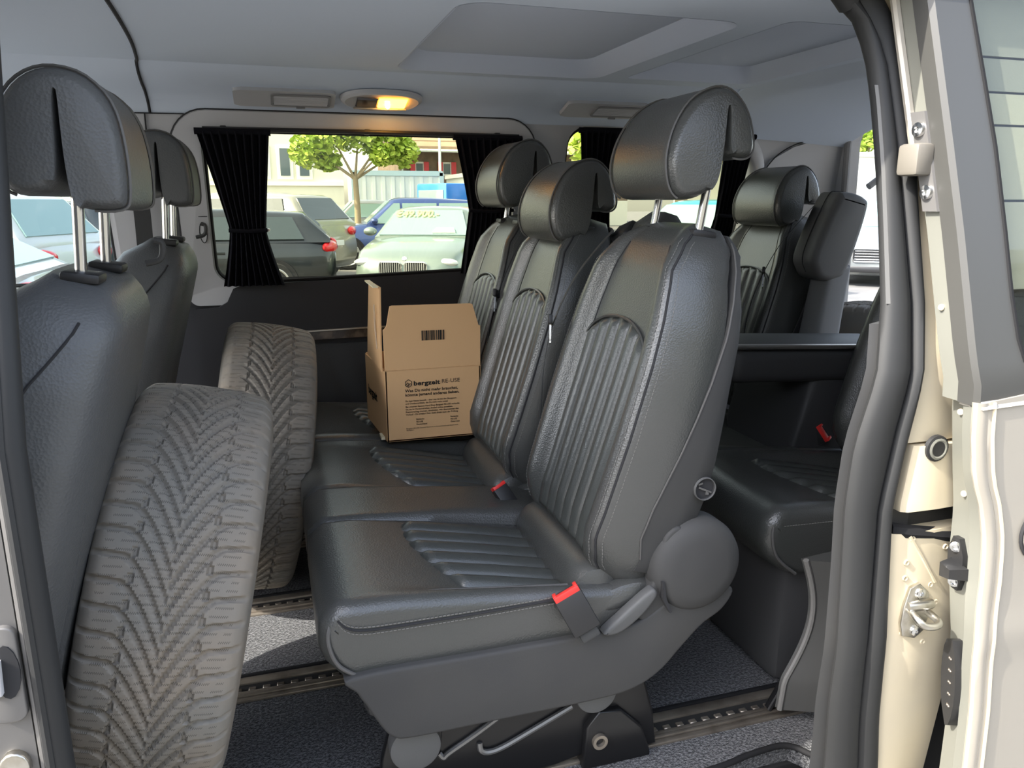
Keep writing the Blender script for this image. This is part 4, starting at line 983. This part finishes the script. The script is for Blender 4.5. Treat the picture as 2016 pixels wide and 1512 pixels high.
# ================================================================== open sliding door, pushed back along the near side
door = sthing('door_1', 'silver sliding door pushed back open at the right edge', 'sliding door', (1.4, .8, 0))
dxo = interp([(-.4, 1.02), (.16, 1.010), (.27, 1.004), (.41, .987), (.49, .985), (.56, .978), (.617, .962), (.66, .942), (.72, .930), (.775, .926)])
dxi = interp([(-.4, 1.045), (.1, 1.041), (.216, 1.039), (.36, 1.022), (.50, .995), (.586, .990), (.66, .975), (.752, .959), (.80, .956)])
def dy(z): return .790 + (.004 * ((z - .5) / .3) ** 2 if z > .5 else 0) - .003 * math.exp(-((z - .40) / .03) ** 2)
dz = [-.35 + (.775 + .35) * k / 44 for k in range(45)]
def skin(u, v):
    z = -.35 + (.775 + .35) * v; x0 = dxo(z) + .012
    x = x0 + (2.0 - x0) * u ** 1.5
    zz = z + (.035 * min(1, (x - x0) / .35) if v > .97 else 0)
    return (x, dy(z) + .008 * max(0, 1 - u * 30), zz)
make('outer_skin', slab(skin, 30, 60, (0, .004, 0)), 'paint', door, True, 50)
make('front_hem', loft([[(dxo(z) + .012 + .013 * math.cos(a), dy(z) + .007 + .008 * math.sin(a), z) for a in [2 * math.pi * k / 10 for k in range(10)]] for z in dz]), 'paint', door)
make('hem_groove', tube([(dxo(z) + .029, dy(z) - .0005, z) for z in dz], .0028, 6), 'paint_jamb', door)
def ffp(u, z, off=0):
    a = Vector((dxo(z) + .004, dy(z) + .010, z)); b = Vector((dxi(z), .868, z)); d = (b - a); n = Vector((-d.y, d.x, 0)).normalized()
    p = a + d * u + n * off
    return p
face = make('front_edge', loft([[ffp(0, z), ffp(.33, z, .004), ffp(.36, z, -.002), ffp(1, z, -.002), ffp(1, z, -.02), ffp(0, z, -.02)] for z in dz]), 'paint_flange', door)
# belt ledge and upper frame
def dyu(z): return .800 + max(0, z - .8) * .27
make('belt_ledge', loft([[(dxo(.77) + .006, .790, .766), (2.0, .790, .806), (2.0, .806, .830), (dxo(.77) + .010, .806, .790)], [(dxo(.77) + .006, .83, .766), (2.0, .83, .806), (2.0, .83, .830), (dxo(.77) + .010, .83, .790)]]), 'paint', door, False)
zu = [.77 + (1.36 - .77) * k / 20 for k in range(21)]
fx0 = interp([(.77, .928), (.84, .921), (1.0, .919), (1.12, .914), (1.32, .903), (1.4, .90)])
gx = interp([(.77, 1.06), (.80, 1.03), (.82, 1.014), (.85, 1.003), (.92, .997), (1.0, .996), (1.12, .992), (1.22, .982), (1.33, .970), (1.4, .965)])
make('window_frame', loft([[(fx0(z), dyu(z) + .004, z), (fx0(z) + .006, dyu(z) - .003, z), (gx(z), dyu(z) - .003, z), (gx(z) + .004, dyu(z) + .012, z), (gx(z) + .004, dyu(z) + .030, z), (fx0(z), dyu(z) + .030, z)] for z in zu]), 'door_frame', door)
make('frame_edge', loft([[(fx0(z) + .002, dyu(z) + .010, z), (fx0(z) + .004, dyu(z) + .06, z), (fx0(z) + .03, dyu(z) + .066, z), (fx0(z) + .03, dyu(z) + .02, z)] for z in zu]), 'paint_flange', door)
make('edge_bead', tube([(fx0(z) + .001, dyu(z) + .062, z) for z in zu if z > 1.08], .007, 8), 'paint', door)
make('glass_gasket', tube([(gx(z) + .003, dyu(z) - .001, z) for z in zu if z >= .79] , .0045, 8), 'seal_dark', door)
make('pane', loft([[(gx(z), dyu(z) + .004, z), (2.0, dyu(z) + .004, z), (2.0, dyu(z) + .007, z), (gx(z), dyu(z) + .007, z)] for z in zu]), 'clear_glass', door, False)
mat('glass_reflection', (.50, .45, .36), .8, bump=('noise', 300, .15, .001))  # beige reflection in the door glass, put into the colour of slats
mat('glass_reflection_up', (.34, .32, .28), .8, bump=('noise', 300, .15, .001))
for k, (a, b) in enumerate(((1.255, 1.36), (1.205, 1.253), (1.158, 1.203), (1.051, 1.156), (.924, 1.049))):  # slats behind the pane imitate a striped reflection in it
    make('reflection_panel', loft([[(gx(z) - .002, dyu(z) + .018, z), (2.0, dyu(z) + .018, z), (2.0, dyu(z) + .024, z), (gx(z) - .002, dyu(z) + .024, z)] for z in (a + .0008, b - .0008)]), 'glass_reflection_up' if k < 2 else 'glass_reflection', door, False)
make('reflection_backing', loft([[(gx(z), dyu(z) + .028, z), (2.0, dyu(z) + .028, z), (2.0, dyu(z) + .04, z), (gx(z), dyu(z) + .04, z)] for z in (.78, 1.36)]), 'panel_dark', door, False)
make('door_body', loft([[(dxi(z) + .004, .868, z), (2.0, .868, z), (2.0, .80, z), (dxi(z) + .004, .80, z)] for z in dz[2:]]), 'panel_dark', door, False)
# hardware on the front edge
lk = make('lock_plate', loft([[(fx0(z) - .004, dyu(z) + .030, z), (fx0(z) - .004, dyu(z) + .056, z), (fx0(z) + .006, dyu(z) + .058, z), (fx0(z) + .006, dyu(z) + .028, z)] for z in (1.035, 1.10, 1.175)]), 'flange_shade', door)
for z in (1.150, 1.062):
    make('screw', xf(lathe([(0, -.002), (.004, -.002), (.0045, -.005), (.010, -.004), (.011, .001)], 16, 'x'), (fx0(z) - .005, dyu(z) + .043, z)), 'chrome', lk)
make('guide_tongue', box(fx0(1.1) - .030, fx0(1.1) + .002, dyu(1.1) + .030, dyu(1.1) + .070, 1.085, 1.130, .006), 'tongue_grey', lk)
bz = .500
bf = make('buffer_plate', loft([[ffp(u, z, o) for u, z, o in [(.42 + .50 * (.5 + .5 * math.cos(t)), bz + .048 * math.sin(t), oo) for t in [2 * math.pi * k / 8 + .39 for k in range(8)]]] for oo in (-.003, .007)]), 'black_plastic', door)
make('buffer_nose', loft([[ffp(.30 + .1 * k, bz - .008 + w * .5, .004) for k, w in ((0, -.02), (0, .02), (5, .03), (5, -.03))], [ffp(.36 + .1 * k, bz - .006 + w * .4, .034) for k, w in ((0, -.02), (0, .02), (3, .03), (3, -.03))]]), 'black_plastic', bf)
for z in (bz + .030, bz - .030):
    p = ffp(.66, z, .007); make('screw', xf(lathe([(0, -.002), (.004, -.002), (.0045, -.005), (.0085, -.004), (.009, .001)], 14, 'x'), p, (0, 0, R(35))), 'chrome', bf)
cb = make('contact_block', loft([[ffp(.30 + .62 * (.5 + .5 * math.cos(t)), .290 + .082 * math.sin(t) * (1.05 if math.cos(t) < 0 else .95), oo) for t in [2 * math.pi * k / 16 for k in range(16)]] for oo in (-.003, .010, .014)]), 'black_plastic', door)
for k in range(5):
    for u in (.50, .56):
        make('contact_pin', xf(lathe([(0, -.004), (.0018, -.003), (.002, .002)], 8, 'x'), ffp(u, .335 - .022 * k, .014), (0, 0, R(35))), 'rail_metal', cb)
hd = make('door_handle', xf(lathe([(0, -.018), (.03, -.016), (.045, -.006), (.047, .004)], 28), (1.098, .786, .565), (0, 0, 0), (1.2, 1, 1)), 'paint', door)
make('handle_gap', tube([(1.098 + .058 * math.cos(t), .7885, .565 + .049 * math.sin(t)) for t in [2 * math.pi * k / 28 for k in range(28)]], .003, 6, True), 'groove', hd)
for z in (.90, .76, .62): make('rivet', xf(lathe([(0, -.003), (.004, -.002), (.005, .001)], 12, 'x'), ffp(.55, min(z, .75), .0) if z < .8 else (fx0(z) + .001, dyu(z) + .045, z), (0, 0, R(30))), 'paint_jamb', door)
# ================================================================== the car park outside
mat('asphalt', (.14, .137, .13), .9, bump=('noise', 60, .3, .01), var=(3, (.17, .165, .155), .35, .7))
mat('car_glass', (.03, .045, .045), .06, spec=.8, coat=.3)
mat('car_glass_light', (.20, .30, .28), .08, spec=.8)
mat('car_tyre', (.02, .02, .02), .85)
mat('alloy', (.62, .62, .60), .3, .8)
mat('red_light', (.62, .01, .012), .2, coat=.5)
mat('head_light', (.75, .78, .76), .08, coat=1)
mat('number_plate', (.85, .85, .82), .5)
mat('car_black', (.015, .015, .016), .4)
for n_, c_l, me_ in (('p_dark', (.010, .014, .016), .1), ('p_silver', (.20, .25, .22), .3), ('p_cream', (.34, .33, .27), .25), ('p_blue', (.04, .075, .22), .4), ('p_white', (.50, .50, .47), .05), ('p_teal', (.02, .28, .40), .1), ('p_vblue', (.02, .20, .72), .05), ('p_grey', (.30, .32, .32), .5)):
    mat(n_, c_l, .28, me_, coat=.8)
ground = struct('floor_1', box(-70, 90, -40, 110, GZ - .05, GZ), 'asphalt', 'pale sunlit asphalt of the car park', 'ground', False)
def panel3(pts, th=.012, out=None):
    P = [Vector(p) for p in pts]; n = (P[1] - P[0]).cross(P[-1] - P[0]).normalized()
    if out is not None and n.dot(Vector(out)) < 0: n = -n
    return loft([[p + n * -.03 for p in P], [p + n * th for p in P]])
def ell(c, r, n=16, m=10):
    return xf(grid(lambda u, v: (math.cos(2 * math.pi * u) * math.sin(math.pi * v), math.sin(2 * math.pi * u) * math.sin(math.pi * v), math.cos(math.pi * v)), n, m, True), c, (0, 0, 0), r)
def car(name, label, paint, loc, head, L=4.75, W=1.86, H=1.46, belt=.98, kind='wagon', glassm='car_glass', nose='kidney'):
    t = thing(name, label, 'car', (loc[0], loc[1], GZ), R(head), 'parked cars', local=True)
    hl = L / 2; hw = W / 2
    xc, xrf = hl * .40, hl * .12                     # windscreen base, roof front
    xrr, xt = {'wagon': (-hl * .80, -hl * .97), 'suv': (-hl * .78, -hl * .96), 'hatch': (-hl * .62, -hl * .95), 'sedan': (-hl * .42, -hl * .78)}[kind]
    hood = belt - .02; nose_h = belt * .74
    ztop = interp([(-hl, belt * .80), (-hl * .985, belt * .93), (-hl * .95, belt + .02), (xc, belt + .01), (hl * .62, hood - .04), (hl * .86, nose_h + .08), (hl * .96, nose_h - .02), (hl, nose_h * .80)])
    wx = interp([(-hl, .78), (-hl * .97, .90), (-hl * .85, .98), (-hl * .4, 1), (hl * .5, 1), (hl * .80, .965), (hl * .92, .88), (hl * .98, .72), (hl, .60)])
    zb = interp([(-hl, .42), (-hl * .9, .24), (hl * .9, .20), (hl, .38)])
    rings = []
    for k in range(49):
        x = -hl + L * k / 48; w = hw * wx(x); b, z = zb(x), ztop(x)
        half = [(0, b), (w * .86, b), (w * .965, b + (z - b) * .12), (w, b + (z - b) * .34), (w * .992, b + (z - b) * .58), (w * .965, b + (z - b) * .80), (w * .93, z - .035), (w * .87, z), (w * .45, z + .022), (0, z + .028)]
        rings.append([(x, y, q) for y, q in half] + [(x, -y, q) for y, q in reversed(half[1:-1])])
    make('body', loft(rings), paint, t, True, 50)
    zr = interp([(xt, belt + .05), (xrr, H - .06), (xrr * .4, H), (xrf * .2, H + .0), (xrf, H - .03), (xc, belt + .02)])
    wb, wt = hw * .925, hw * .70
    rings = []
    for k in range(41):
        x = xt + (xc - xt) * k / 40; z = zr(x); f = (z - belt) / (H - belt); yt = wb + (wt - wb) * f
        half = [(wb, belt - .02), (yt + (wb - yt) * .18, z - .11 * f), (yt * .96, z - .03 * f), (yt * .7, z + .006), (0, z + .02 * f)]
        rings.append([(x, y, q) for y, q in half] + [(x, -y, q) for y, q in reversed(half[:-1])])
    make('cabin', loft(rings), paint, t, True, 50)
    # glazing
    fw = lambda f: (xc + (xrf - xc) * f, belt + .02 + (H - .03 - belt - .02) * f)
    a, b = fw(.04), fw(.92)
    make('windscreen', panel3([(a[0], wb * .90, a[1]), (a[0], -wb * .90, a[1]), (b[0], -wt * .88, b[1]), (b[0], wt * .88, b[1])], .02, (1, 0, .5)), glassm, t, False)
    rw = lambda f: (xt + (xrr - xt) * f, belt + .05 + (H - .06 - belt - .05) * f)
    a, b = rw(.15), rw(.90)
    make('rear_window', panel3([(a[0], wb * .82, a[1]), (a[0], -wb * .82, a[1]), (b[0], -wt * .85, b[1]), (b[0], wt * .85, b[1])], .02, (-1, 0, .5)), glassm, t, False)
    Hs = H - .12
    def sp(x, f, sg): return (x, sg * (wb + (wt * 1.08 - wb) * f + .004), belt + .03 + (Hs - belt - .03) * f)
    cuts = [xc * .86, xc * .30 + xrr * .12, -hl * .36, xrr * 1.02]
    for sg in (-1, 1):
        tops = [xrf * .98, cuts[1] + .0, cuts[2] - .02, xrr * .93]
        for k in range(3):
            x0, x1 = cuts[k] - .03, cuts[k + 1] + .03; t0, t1 = tops[k] - .03, tops[k + 1] + .03
            make('side_window', panel3([sp(x0, 0, sg), sp(x1, 0, sg), sp(t1, 1, sg), sp(t0, 1, sg)], .012, (0, sg, .3)), glassm, t, False)
        make('door_seam', tube([(cuts[1] - .02, sg * hw * 1.001, .34), (cuts[1] - .02, sg * hw * .985, .7), (cuts[1] - .02, sg * hw * .93, belt)], .008, 5), 'car_black', t)
        for xx in (cuts[1] + .10, cuts[2] + .12): make('door_handle', tube([(xx, sg * hw * .985, belt - .17), (xx + .2, sg * hw * .985, belt - .17)], .018, 6), paint, t)
        make('mirror', ell((xc * .80, sg * (wb + .13), belt + .10), (.09, .12, .075)), paint, t)
        make('sill', tube([(-hl * .5, sg * hw * .98, .25), (hl * .5, sg * hw * .98, .25)], .05, 6), 'car_black', t)
        make('taillight', xf(ell((0, 0, 0), (.085, .25, .10)), (-hl * .968, sg * hw * .72, belt * .90), (0, 0, sg * R(-22))), 'red_light', t)
        make('headlight', xf(ell((0, 0, 0), (.17, .24, .072)), (hl * .895, sg * hw * .66, nose_h * .915), (0, R(-6), sg * R(-32))), 'head_light', t)
        for xx in (hl * .60, -hl * .60):
            r = .335 if kind != 'suv' else .37
            make('wheel_arch', xf(lathe([(0, 0), (r * 1.13, 0), (r * 1.15, -.02), (r * 1.15, -.2)], 32), (xx, sg * (hw * 1.006), r), (0, 0, 0 if sg > 0 else math.pi)), 'car_black', t)
            wo = make('wheel', xf(lathe([(0, -.16), (r * .66, -.16), (r * .68, .0), (r * .72, .018), (r * .92, .018), (r, -.02), (r, -.18)], 36), (xx, sg * (hw * 1.006 + .004), r), (0, 0, 0 if sg > 0 else math.pi)), 'car_tyre', t)
            spk = [xf(box(-.03, .03, -.012, .012, .02, r * .68, .006, 1), (xx, sg * (hw * 1.006 + .006), r), (0, R(72 * k), 0)) for k in range(5)]
            make('alloy_rim', join(xf(lathe([(r * .62, -.02), (r * .64, .008), (r * .70, .02), (r * .73, .018)], 36), (xx, sg * (hw * 1.006 + .004), r), (0, 0, 0 if sg > 0 else math.pi)), *spk), 'alloy', wo)
    make('number_plate', xf(box(-.012, .012, -.26, .26, -.055, .055, .008, 1), (-hl * 1.0, 0, belt * .70)), 'number_plate', t)
    if nose == 'kidney':
        for sg in (-1, 1):
            o = rrect(sg * .03 + (0 if sg > 0 else -.34), sg * .03 + (.34 if sg > 0 else 0), -.10, .10, .05, 4)
            g = make('grille', loft([[(hl * .985, y, nose_h * .80 + z) for y, z in o], [(hl * 1.005, y, nose_h * .80 + z) for y, z in o]]), 'car_black', t)
            make('grille_frame', tube([(hl * 1.007, y, nose_h * .80 + z) for y, z in o], .016, 6, True), 'chrome', g)
            for k in range(9): make('grille_bar', box(hl * 1.0, hl * 1.012, sg * (.06 + .034 * k) - .005, sg * (.06 + .034 * k) + .005, nose_h * .80 - .09, nose_h * .80 + .09), 'alloy', g, False)
        make('badge', xf(lathe([(0, -.012), (.035, -.01), (.042, 0)], 20, 'x'), (hl * .962, 0, nose_h * 1.00), (0, R(145), 0)), 'chrome', t)
    else:
        o = rrect(-.48, .48, -.12, .12, .06, 4)
        g = make('grille', loft([[(hl * .985, y, nose_h * .78 + z) for y, z in o], [(hl * 1.005, y, nose_h * .78 + z) for y, z in o]]), 'car_black', t)
        for k in range(4): make('grille_bar', box(hl * 1.0, hl * 1.015, -.44, .44, nose_h * .78 - .085 + .05 * k, nose_h * .78 - .065 + .05 * k, .004, 1), 'chrome', g)
        make('grille_frame', tube([(hl * 1.007, y, nose_h * .78 + z) for y, z in o], .018, 6, True), 'chrome', g)
    make('lower_intake', box(hl * .95, hl * 1.004, -.6, .6, .28, .40, .03), 'car_black', t)
    return t
c = car('estate_car', 'dark estate car parked side-on, seen left through the large window', 'p_dark', (-1.33, 13.7), 176, 4.8, 1.86, 1.47)
c = car('suv_car', 'cream silver SUV with red tail lights behind the dark estate', 'p_cream', (-.62, 17.6), 142, 4.9, 1.94, 1.76, 1.10, 'suv')
c = car('estate_car', 'silver-green car facing the van with a yellow price on its windscreen', 'p_silver', (2.92, 14.1), 246, 4.75, 1.86, 1.49, glassm='car_glass_light')
s = text_shape('\u20ac49.900.-', .20, .006)
mat('price_yellow', (.85, .80, .40), .6)
hl = 4.75 / 2; 
def wsp(x, y, q):                                   # windscreen plane of that car, seen from the front
    f = .66 + y / .62; return (hl * .40 + (hl * .12 - hl * .40) * f + .030, -.62 + x if False else (-.60 + x), 1.0 + (1.46 - 1.0) * f + .03)
make('price_lettering', mapv(s, wsp), 'price_yellow', c, False)
make('price_sheet', panel3([(hl * .40 - .05, .15, 1.06), (hl * .40 - .05, .55, 1.06), (hl * .40 - .14, .50, 1.13), (hl * .40 - .14, .20, 1.13)], .03, (1, 0, .5)), 'number_plate', c, False)
car('suv_car', 'blue SUV parked side-on behind the silver-green car', 'p_blue', (3.2, 19.6), 176, 4.5, 1.85, 1.66, 1.04, 'suv', 'car_glass_light')
car('hatchback_car', 'grey hatchback far back in front of the pale container', 'p_grey', (3.1, 28), 180, 4.1, 1.75, 1.62, 1.02, 'hatch', 'car_glass_light')
car('suv_car', 'white SUV with red tail light seen past the near headrest posts', 'p_white', (-4.5, 11.6), 160, 4.8, 1.9, 1.72, 1.06, 'suv', 'car_glass_light')
car('hatchback_car', 'white hatchback nearest the front door window at far left', 'p_white', (-3.8, 7.8), 178, 4.0, 1.78, 1.46, .96, 'hatch', 'car_glass_light')
car('estate_car', 'dark car roof seen at the left edge of the large window', 'p_dark', (-5.6, 20.5), 175, 4.8, 1.86, 1.6, 1.0)
car('hatchback_car', 'turquoise car seen under the raised bench headrest', 'p_teal', (6.75, 11.2), 200, 4.1, 1.78, 1.60, 1.0, 'hatch', 'car_glass_light')
car('suv_car', 'pale grey SUV with barred grille seen through the open tailgate', 'p_grey', (12.4, 13.5), 228, 4.6, 1.86, 1.66, 1.05, 'suv', 'car_glass_light', 'bars')
# ---- blue panel van
v = thing('panel_van', 'bright blue panel van in front of the white garage', 'van', (7.15, 30.4, GZ), R(25), local=True)
make('load_box', box(-1.2, 1.4, -.95, .95, .45, 2.25, .08), 'p_vblue', v)
make('cab', loft([[(1.35, -.92, .45), (1.35, .92, .45), (1.35, .80, 2.1), (1.35, -.80, 2.1)], [(2.5, -.90, .45), (2.5, .90, .45), (2.1, .78, 1.6), (2.1, -.78, 1.6)]]), 'p_vblue', v)
make('rear_door_glass', box(-1.23, -1.19, -.8, .8, 1.3, 2.0, .02), 'car_glass_light', v)
for sy in (-1, 1):
    make('taillight', box(-1.24, -1.18, sy * .88 - .06, sy * .88 + .06, .9, 1.25, .02), 'red_light', v)
    for xx in (-.7, 1.7): make('wheel', xf(lathe([(0, 0), (.3, 0), (.32, -.03), (.32, -.2)], 24), (xx, sy * .96, .32), (0, 0, 0 if sy > 0 else math.pi)), 'car_tyre', v)
# ---- buildings
mat('render_white', (.72, .70, .58), .9, bump=('noise', 8, .1, .01)); mat('win_glass', (.10, .13, .15), .1); mat('win_frame', (.80, .79, .72), .7)
mat('container', (.62, .66, .62), .6); mat('container_frame', (.38, .50, .52), .6); mat('garage', (.70, .72, .66), .8)
mat('chalet_wood', (.16, .115, .08), .85, var=(2.5, (.22, .16, .11), .4, .65)); mat('roof_tile', (.36, .25, .16), .85, var=(1.2, (.42, .30, .2), .4, .7)); mat('shutter_red', (.62, .05, .06), .6)
b = thing('office_building', 'cream rendered building with tall windows behind the tree', 'building', (-3, 38, GZ), local=True)
make('wall', box(-16, 6.55, 0, 10, 0, 9), 'render_white', b, False)
for x in [-11.2, -10.2, -9.2, -6.0, -5.0, -4.0, -.95, .05, 1.05, 2.95, 3.95, 4.80]:
    wd = make('window', box(x - .36, x + .36, -.06, .02, 2.55, 4.05, .01), 'win_frame', b, False)
    make('pane', box(x - .21, x + .21, -.085, -.05, 2.72, 3.92), 'win_glass', wd, False)
make('sill_band', box(-16, 6.55, -.12, .0, 2.28, 2.46), 'win_frame', b, False)
make('plinth', box(-16, 6.6, -.05, 0, 0, .5), 'win_frame', b, False)
ct = thing('site_container', 'pale container with grey-blue frame behind the parked cars', 'container', (5.45, 33.2, GZ), local=True)
make('shell', box(-1.95, 1.75, 0, 2.4, .1, 2.75), 'container', ct, False)
for z in (.15, 2.72): make('frame_rail', box(-2.0, 1.8, -.06, .05, z - .1, z + .1), 'container_frame', ct, False)
for x in (-1.95, 1.75): make('frame_post', box(x - .09, x + .09, -.06, .05, .1, 2.75), 'container_frame', ct, False)
for k in range(9): make('wall_rib', box(-1.6 + .4 * k, -1.45 + .4 * k, -.03, .02, .25, 2.6), 'container', ct, False)
g = thing('garage', 'white garage with a roller door beside the blue van', 'garage', (11.6, 38, GZ), local=True)
make('wall', box(-2.0, 4.0, 0, 5, 0, 2.75), 'garage', g, False)
make('roof_edge', box(-2.1, 4.1, -.15, 5, 2.75, 2.95), 'win_frame', g, False)
dr = make('roller_door', box(-1.4, 1.4, -.06, 0, 0, 2.2), 'container', g, False)
for k in range(7): make('door_rib', box(-1.4, 1.4, -.09, -.05, .25 + .28 * k, .29 + .28 * k), 'container_frame', dr, False)
h = thing('chalet', 'brown timber chalet with red shutters and wide tiled roof', 'house', (14, 48, GZ), local=True)
make('wall', box(-6.1, 9, 0, 10, 0, 4.9), 'chalet_wood', h, False)
make('base_wall', box(-6.1, 9, -.04, 0, 0, 1.6), 'render_white', h, False)
rf = make('roof', loft([[(x, -1.9, 4.45), (x, -1.9, 4.65), (x, 5, 9.1), (x, 5, 8.8)] for x in (-7.4, 11)]), 'roof_tile', h, False)
for k in range(12): make('tile_course', box(-7.4, 11, -1.9 + .56 * k - .02, -1.9 + .56 * k + .06, 4.65 + .361 * k - .02, 4.70 + .361 * k), 'roof_tile', rf, False)
make('gutter', tube([(-7.4, -1.95, 4.45), (11, -1.95, 4.45)], .09, 8), 'garage', h)
make('downpipe', tube([(-6.2, -1.9, 4.4), (-6.0, -.1, 3.7), (-6.0, -.1, .3)], .06, 6), 'garage', h)
for x in (-4.95, -3.25, .55, 3.4):
    wd = make('window', box(x - .30, x + .30, -.06, .02, 3.1, 3.9), 'win_frame', h, False)
    make('pane', box(x - .20, x + .20, -.09, -.05, 3.2, 3.8), 'win_glass', wd, False)
    for sg in (-1, 1): make('shutter', box(x + sg * .42 - .15, x + sg * .42 + .15, -.14, -.07, 3.1, 3.9), 'shutter_red', wd, False)
lp_ = thing('lamp_post', 'slim pale lamp post standing before the chalet', 'lamp post', (7.75, 36, GZ), local=True)
make('mast', tube([(0, 0, 0), (0, 0, 3), (0, 0, 7.5)], lambda t: .075 - .02 * t, 10), 'garage', lp_)
make('lantern', box(-.15, .15, -.5, .1, 7.4, 7.55, .03), 'garage', lp_)
# ---- trees and hedges: leaves are one mass, trunk and branches parts
mat('bark', (.30, .24, .15), .9, bump=('noise', 20, .4, .02)); mat('leaf', (.30, .44, .05), .6, var=(3, (.50, .60, .10), .35, .7)); mat('leaf_dark', (.10, .20, .04), .6, var=(3, (.2, .32, .06), .35, .7))
def leaves(blobs, n, size, rnd):
    V, Fc = [], []
    for k in range(n):
        c, r = blobs[rnd.randrange(len(blobs))]
        d = Vector((rnd.gauss(0, 1), rnd.gauss(0, 1), rnd.gauss(0, 1))).normalized() * (rnd.random() ** .4)
        p = Vector(c) + Vector((d.x * r[0], d.y * r[1], d.z * r[2]))
        q = Euler((rnd.uniform(-1, 1), rnd.uniform(-1, 1), rnd.uniform(0, 6.3))).to_matrix(); s_ = size * rnd.uniform(.6, 1.3); o = len(V)
        for a, b_ in ((-.5, 0), (-.15, -.42), (.35, -.3), (.6, 0), (.35, .3), (-.15, .42)): V.append(tuple(p + q @ Vector((a * s_, b_ * s_, .08 * s_ * abs(b_)))))
        Fc.append(tuple(range(o, o + 6)))
    return V, Fc
def tree(label, loc, hgt, blobs, n, size, mt='leaf', seed=1, trunk=.12):
    rnd = random.Random(seed); t = thing('tree', label, 'tree', (loc[0], loc[1], GZ), local=True)
    fork = hgt
    make('trunk', tube(spline([(0, 0, 0), (.03, 0, hgt * .5), (0, 0, hgt)], 10), lambda q: trunk * (1.25 - .45 * q), 10), 'bark', t)
    for c, r in blobs[:7]: make('branch', tube(spline([(0, 0, fork * .96), (c[0] * .45, c[1] * .4, fork + (c[2] - fork) * .45), (c[0] * .9, c[1] * .9, c[2])], 8), lambda q: trunk * .5 * (1 - .7 * q), 7), 'bark', t)
    tag(make('foliage', leaves(blobs, n, size, rnd), mt, t, False), kind='stuff')
rnd = random.Random(3)
tree('young leafy tree with forked trunk outside the large window', (2.75, 25.5), 2.35, [((-1.35, 0, 3.1), (.65, .7, .55)), ((-.75, 0, 3.6), (.8, .8, .7)), ((.2, .2, 3.75), (.8, .9, .75)), ((1.0, 0, 3.5), (.8, .8, .7)), ((1.55, 0, 3.1), (.5, .6, .5)), ((.85, -.3, 3.0), (.4, .5, .35)), ((-.8, .2, 2.8), (.4, .4, .3)), ((0, 0, 4.6), (1.5, 1.2, .9))], 4200, .17, 'leaf', 4, .10)
tree('large green tree beyond the rear quarter window', (11.8, 21), 2.2, [((-1.8, 0, 4.5), (1.8, 1.4, 1.6)), ((1.4, 0, 4.6), (1.9, 1.4, 1.7)), ((0, 0, 6.2), (2.2, 1.6, 1.7)), ((-2.4, 0, 3.2), (1.2, 1.1, .9)), ((2.4, 0, 3.2), (1.2, 1.1, .9))], 3600, .26, 'leaf', 6, .2)
hg = thing('hedge', 'bright green hedge above the white wall behind the tailgate', 'hedge', (22, 24, GZ), local=True)
hl_ = leaves([((x, 0, 3.75 + .2 * rnd.random()), (1.0, .6, .75)) for x in range(-7, 9)], 3200, .26, random.Random(9))
tag(make('foliage', hl_, 'leaf', hg, False), kind='stuff')
make('stems', join(*[tube([(x, 0, 2.3), (x + .1, 0, 3.9)], .05, 6) for x in range(-7, 9)]), 'bark', hg)
ww = thing('garden_wall', 'long white wall glaring in the sun behind the tailgate', 'wall', (22, 23.2, GZ), local=True)
make('wall', box(-9, 10, -.1, .4, 0, 3.1), 'render_white', ww, False)
make('coping', box(-9.1, 10.1, -.18, .48, 3.1, 3.25), 'win_frame', ww, False)

# ---- added boarded building, unseen behind the camera: keeps low sky off the door side
mat('board_beige', (.42, .37, .28), .8, var=(1.5, (.47, .42, .32), .4, .7))
bw = thing('added_sky_blocker', 'added out-of-view building clad in beige boards, blocking low sky from the door side', 'building', (4, -5.2, GZ), local=True)
for k in range(11):
    make('board', box(-14, 15, -.10 - .012 * (k % 2), 0, .38 * k, .38 * k + .372, .006, 1), 'board_beige', bw, False)
make('core', box(-14, 15, -6, -.10, 0, 4.2), 'board_beige', bw, False)
make('roof_edge', box(-14.2, 15.2, -6.2, .12, 4.2, 4.38), 'win_frame', bw, False)
